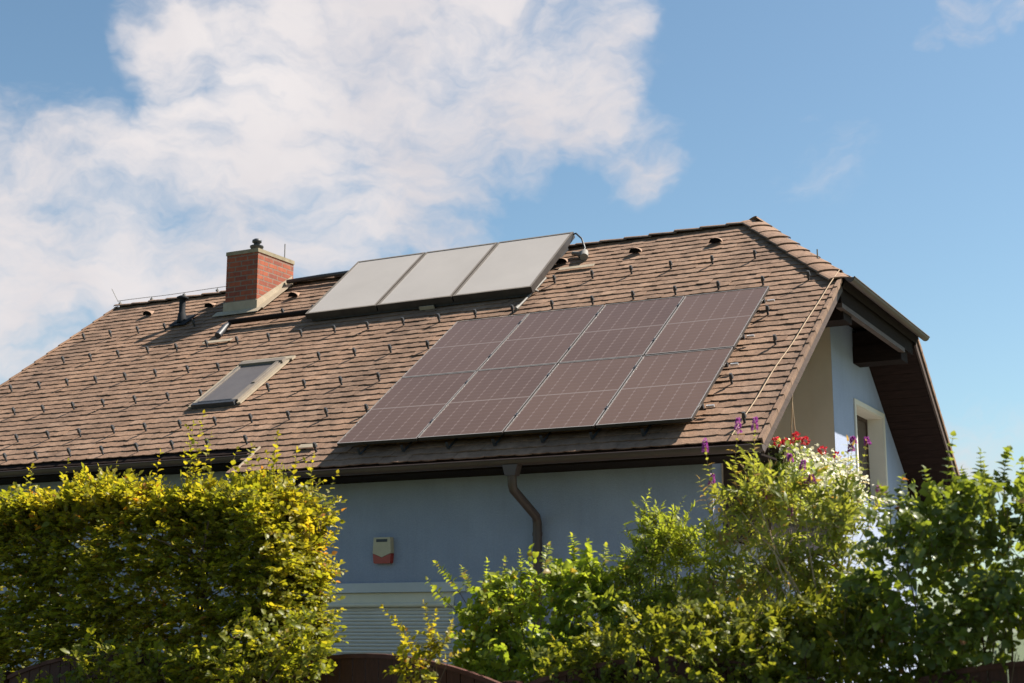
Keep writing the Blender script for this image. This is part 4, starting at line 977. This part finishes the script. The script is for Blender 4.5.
# planting beyond the house, seen through the gaps of the bushes
for k, (x, y, h, lb) in enumerate(((-.2, 30, 2.3, 'far dark garden bush seen through the heart-leaved bush'), (3.4, 31, 2.7, 'far dark garden bush beyond the right end of the fence'))):
    shrub('garden_bush', lb, 'bush', (x, y, 0), [((x-.9, y, h*.5), (1.3, .9, h*.5)), ((x+.9, y, h*.52), (1.4, .9, h*.5)), ((x, y-.2, h*.4), (1.9, .8, h*.45))], 'leaf_privet', 'ovate', .10, 42, 8, (.25, .5), tint=.3, seed=31+k, zmin=.05, inner=.5, stems=4)
# balcony flower boxes: pale trailing plants with red geraniums
for i, (ya, yb3, lb) in enumerate(((15.30, 16.0, 'balcony flower box with red geraniums nearest the eaves corner'), (16.05, 17.1, 'middle balcony flower box of cream trailing flowers'), (17.15, 18.2, 'balcony flower box nearest the gable window surround'))):
    zt_ = FZ+.80
    root = empty('flower_box', (-4.80, (ya+yb3)/2, zt_), label=lb, cat='flower box', group='flower boxes on the balcony railing')
    mb = MB(); mb.hexa([(-4.90, ya, zt_-.17), (-4.72, ya, zt_-.17), (-4.72, yb3, zt_-.17), (-4.90, yb3, zt_-.17), (-4.93, ya, zt_), (-4.69, ya, zt_), (-4.69, yb3, zt_), (-4.93, yb3, zt_)]); mb.build('planter', M['wood_beam'], root)
    lv = Leaves(); n = 2600; P = np.stack([rng.normal(-4.78, .10, n), rng.uniform(ya-.05, yb3+.05, n), zt_-.16+rng.normal(0, .13, n)-.35*rng.uniform(0, 1, n)], 1)
    lv.add(P, rvec(n)+np.array([.3, -.3, -.1]), rvec(n)+np.array([.3, -.3, .5]), rng.uniform(.03, .055, n), rng.uniform(.1, 1, n)); lv.build('foliage', M['leaf_pale'], root, 'round')
    lv = Leaves(); n = (500, 1500, 1700)[i]; P = np.stack([rng.normal(-4.74, .10, n), rng.uniform(ya, yb3, n), zt_-.08+rng.normal(0, .08, n)-.45*rng.uniform(0, 1, n)**1.5], 1)
    P += .05*rvec(n); lv.add(P, rvec(n), rvec(n)+np.array([.6, -.6, .6]), rng.uniform(.032, .055, n), rng.uniform(0, 1, n)); lv.build('cream_blossoms', M['petal_white'], root, 'round')
    lv = Leaves(); nc = (4, 2, 1)[i]
    for k in range(nc):
        c = np.array([-4.72+rng.normal(0, .06), ya+(yb3-ya)*(k+.5)/nc+rng.normal(0, .06), zt_+.05+rng.uniform(-.02, .12)]); m = 46
        P = c+rvec(m)*.042*rng.uniform(.5, 1, m)[:, None]; lv.add(P, P-c, rvec(m)+(P-c)*20, np.full(m, .028), rng.uniform(0, 1, m))
    lv.build('red_blossoms', M['petal_red'], root, 'round')
print('leaves', counts, sum(counts.values()))

# ------------------------------------------------------------------ light: high sun behind the ridge to the right, clear sky with clouds
SUN = np.array([1.0, .84, 1.62]); SUN /= np.linalg.norm(SUN)
elev = math.asin(SUN[2]); azim = math.atan2(SUN[0], SUN[1])
sl = bpy.data.lights.new('sun', 'SUN'); sl.energy = 5.0; sl.angle = R(.53); sl.color = (1.0, .93, .83)
so = bpy.data.objects.new('sun', sl); col.objects.link(so); so.location = (10, 10, 30)
so.rotation_euler = Vector(-SUN).to_track_quat('-Z', 'Y').to_euler()

wd = bpy.data.worlds.new('World'); scene.world = wd; wd.use_nodes = True; nt = wd.node_tree
bg = nt.nodes['Background']; outw = nt.nodes['World Output']
sk = N(nt, 'ShaderNodeTexSky'); sk.sky_type = 'NISHITA'; sk.sun_disc = False; sk.sun_elevation = elev; sk.sun_rotation = azim
sk.air_density = 1.0; sk.dust_density = 1.2; sk.ozone_density = 1.0; sk.altitude = 300
tc = N(nt, 'ShaderNodeTexCoord')
def vdot(a, b):
    n = N(nt, 'ShaderNodeVectorMath', operation='DOT_PRODUCT'); nt.links.new(a, n.inputs[0])
    n.inputs[1].default_value = b; return n.outputs['Value']
dirv = N(nt, 'ShaderNodeVectorMath', operation='NORMALIZE'); nt.links.new(tc.outputs['Generated'], dirv.inputs[0]); dv = dirv.outputs[0]
# warp the direction a little so cloud edges are ragged
nz = N(nt, 'ShaderNodeTexNoise', i_Scale=7.0, i_Detail=5, i_Roughness=.6); nt.links.new(dv, nz.inputs['Vector'])
wv = N(nt, 'ShaderNodeVectorMath', operation='MULTIPLY_ADD'); nt.links.new(nz.outputs['Color'], wv.inputs[0]); wv.inputs[1].default_value = (.10, .10, .10); nt.links.new(dv, wv.inputs[2])
wv1 = N(nt, 'ShaderNodeVectorMath', operation='SUBTRACT'); nt.links.new(wv.outputs[0], wv1.inputs[0]); wv1.inputs[1].default_value = (.05, .05, .05)
wv2 = N(nt, 'ShaderNodeVectorMath', operation='NORMALIZE'); nt.links.new(wv1.outputs[0], wv2.inputs[0])
LOBES = [(20, 260, 150, 1), (120, 240, 140, 1), (240, 225, 130, 1), (350, 215, 110, 1), (450, 205, 80, .9), (200, 150, 90, .8), (300, 120, 110, .95), (400, 110, 110, 1), (500, 100, 110, 1), (590, 90, 85, .9), (180, 40, 75, .8), (270, 40, 90, .9), (380, 40, 90, .9), (480, 30, 90, .9), (580, 25, 80, .85), (650, 145, 60, .55), (60, 330, 110, .8), (0, 150, 50, .45),
         (952, -8, 34, .72), (990, -16, 30, .72), (920, 8, 24, .60), (810, 165, 60, .20), (985, 455, 70, .6), (1060, 480, 70, .6), (-150, 250, 220, 1), (640, 95, 18, .5), (150, 20, 55, .6), (0, 380, 60, .5), (40, 128, 75, .42), (100, 170, 80, .8), (180, 290, 120, 1), (60, 210, 110, .95)]
mask = None
for (u, v, rpx, wgt) in LOBES:
    d = ray(u, v); d = d/np.linalg.norm(d); ang = math.atan(rpx*1.12/F_PX/1.05)
    dt = vdot(wv2.outputs[0], tuple(d)); 
    mr = N(nt, 'ShaderNodeMapRange', interpolation_type='SMOOTHSTEP'); nt.links.new(dt, mr.inputs[0]); mr.inputs[1].default_value = math.cos(ang); mr.inputs[2].default_value = 1-(1-math.cos(ang))*.12; mr.inputs[3].default_value = 0; mr.inputs[4].default_value = wgt
    mask = mr.outputs[0] if mask is None else math_(nt, 'MAXIMUM', mask, mr.outputs[0])
# elsewhere in the sky: scattered clouds outside these lobes
n0 = N(nt, 'ShaderNodeTexNoise', i_Scale=2.0, i_Detail=3); nt.links.new(dv, n0.inputs['Vector'])
facing = vdot(dv, tuple(FWD)); away = N(nt, 'ShaderNodeMapRange'); nt.links.new(facing, away.inputs[0]); away.inputs[1].default_value = .86; away.inputs[2].default_value = .70
oth = N(nt, 'ShaderNodeMapRange'); nt.links.new(n0.outputs['Fac'], oth.inputs[0]); oth.inputs[1].default_value = .56; oth.inputs[2].default_value = .75; oth.inputs[4].default_value = .7
mask = math_(nt, 'MAXIMUM', mask, math_(nt, 'MULTIPLY', oth.outputs[0], away.outputs[0]))
mp = N(nt, 'ShaderNodeMapping'); nt.links.new(wv2.outputs[0], mp.inputs[0]); mp.inputs['Scale'].default_value = (.8, .8, 1.7); mp.inputs['Rotation'].default_value = (.15, -.30, .3)
n1 = N(nt, 'ShaderNodeTexNoise', i_Scale=11.0, i_Detail=9, i_Roughness=.62); nt.links.new(mp.outputs[0], n1.inputs['Vector'])
dens = math_(nt, 'ADD', math_(nt, 'MULTIPLY', mask, 1.14), math_(nt, 'MULTIPLY', math_(nt, 'SUBTRACT', n1.outputs['Fac'], .5), 3.0))
cm = N(nt, 'ShaderNodeMapRange', interpolation_type='SMOOTHSTEP'); nt.links.new(dens, cm.inputs[0]); cm.inputs[1].default_value = .16; cm.inputs[2].default_value = 1.35; cm.inputs[4].default_value = .95
gate = N(nt, 'ShaderNodeMapRange'); nt.links.new(mask, gate.inputs[0]); gate.inputs[1].default_value = 0; gate.inputs[2].default_value = .25
cf = math_(nt, 'MULTIPLY', cm.outputs[0], gate.outputs[0])
n2 = N(nt, 'ShaderNodeTexNoise', i_Scale=5.0, i_Detail=6, i_Roughness=.55); nt.links.new(wv2.outputs[0], n2.inputs['Vector'])
cc_ = ramp(nt, n2.outputs['Fac'], [(.30, (4.6, 4.35, 4.6)), (.70, (6.6, 6.1, 6.0))])
# ramp colours above 1 are clamped, so scale afterwards
for e_, c_ in zip(cc_.color_ramp.elements, ((.68, .645, .67), (.90, .845, .83))): e_.color = (*c_, 1)
csc = N(nt, 'ShaderNodeVectorMath', operation='SCALE'); nt.links.new(cc_.outputs[0], csc.inputs[0]); csc.inputs['Scale'].default_value = 6.2
mxw = N(nt, 'ShaderNodeMix', data_type='RGBA'); nt.links.new(cf, mxw.inputs[0]); skm = N(nt, 'ShaderNodeVectorMath', operation='MULTIPLY'); nt.links.new(sk.outputs[0], skm.inputs[0]); skm.inputs[1].default_value = (.75, .87, .85); nt.links.new(skm.outputs[0], mxw.inputs[6]); nt.links.new(csc.outputs[0], mxw.inputs[7])
nt.links.new(mxw.outputs[2], bg.inputs['Color']); bg.inputs['Strength'].default_value = .07

vs_ = scene.view_settings; vs_.view_transform = 'Standard'; vs_.look = 'None'; vs_.gamma = 1; vs_.use_curve_mapping = False; vs_.exposure = 1.25
scene.render.engine = 'CYCLES'
cy = scene.cycles; cy.max_bounces = 7; cy.diffuse_bounces = 4; cy.glossy_bounces = 3; cy.transmission_bounces = 4; cy.transparent_max_bounces = 6; cy.use_denoising = True; cy.sample_clamp_indirect = 6
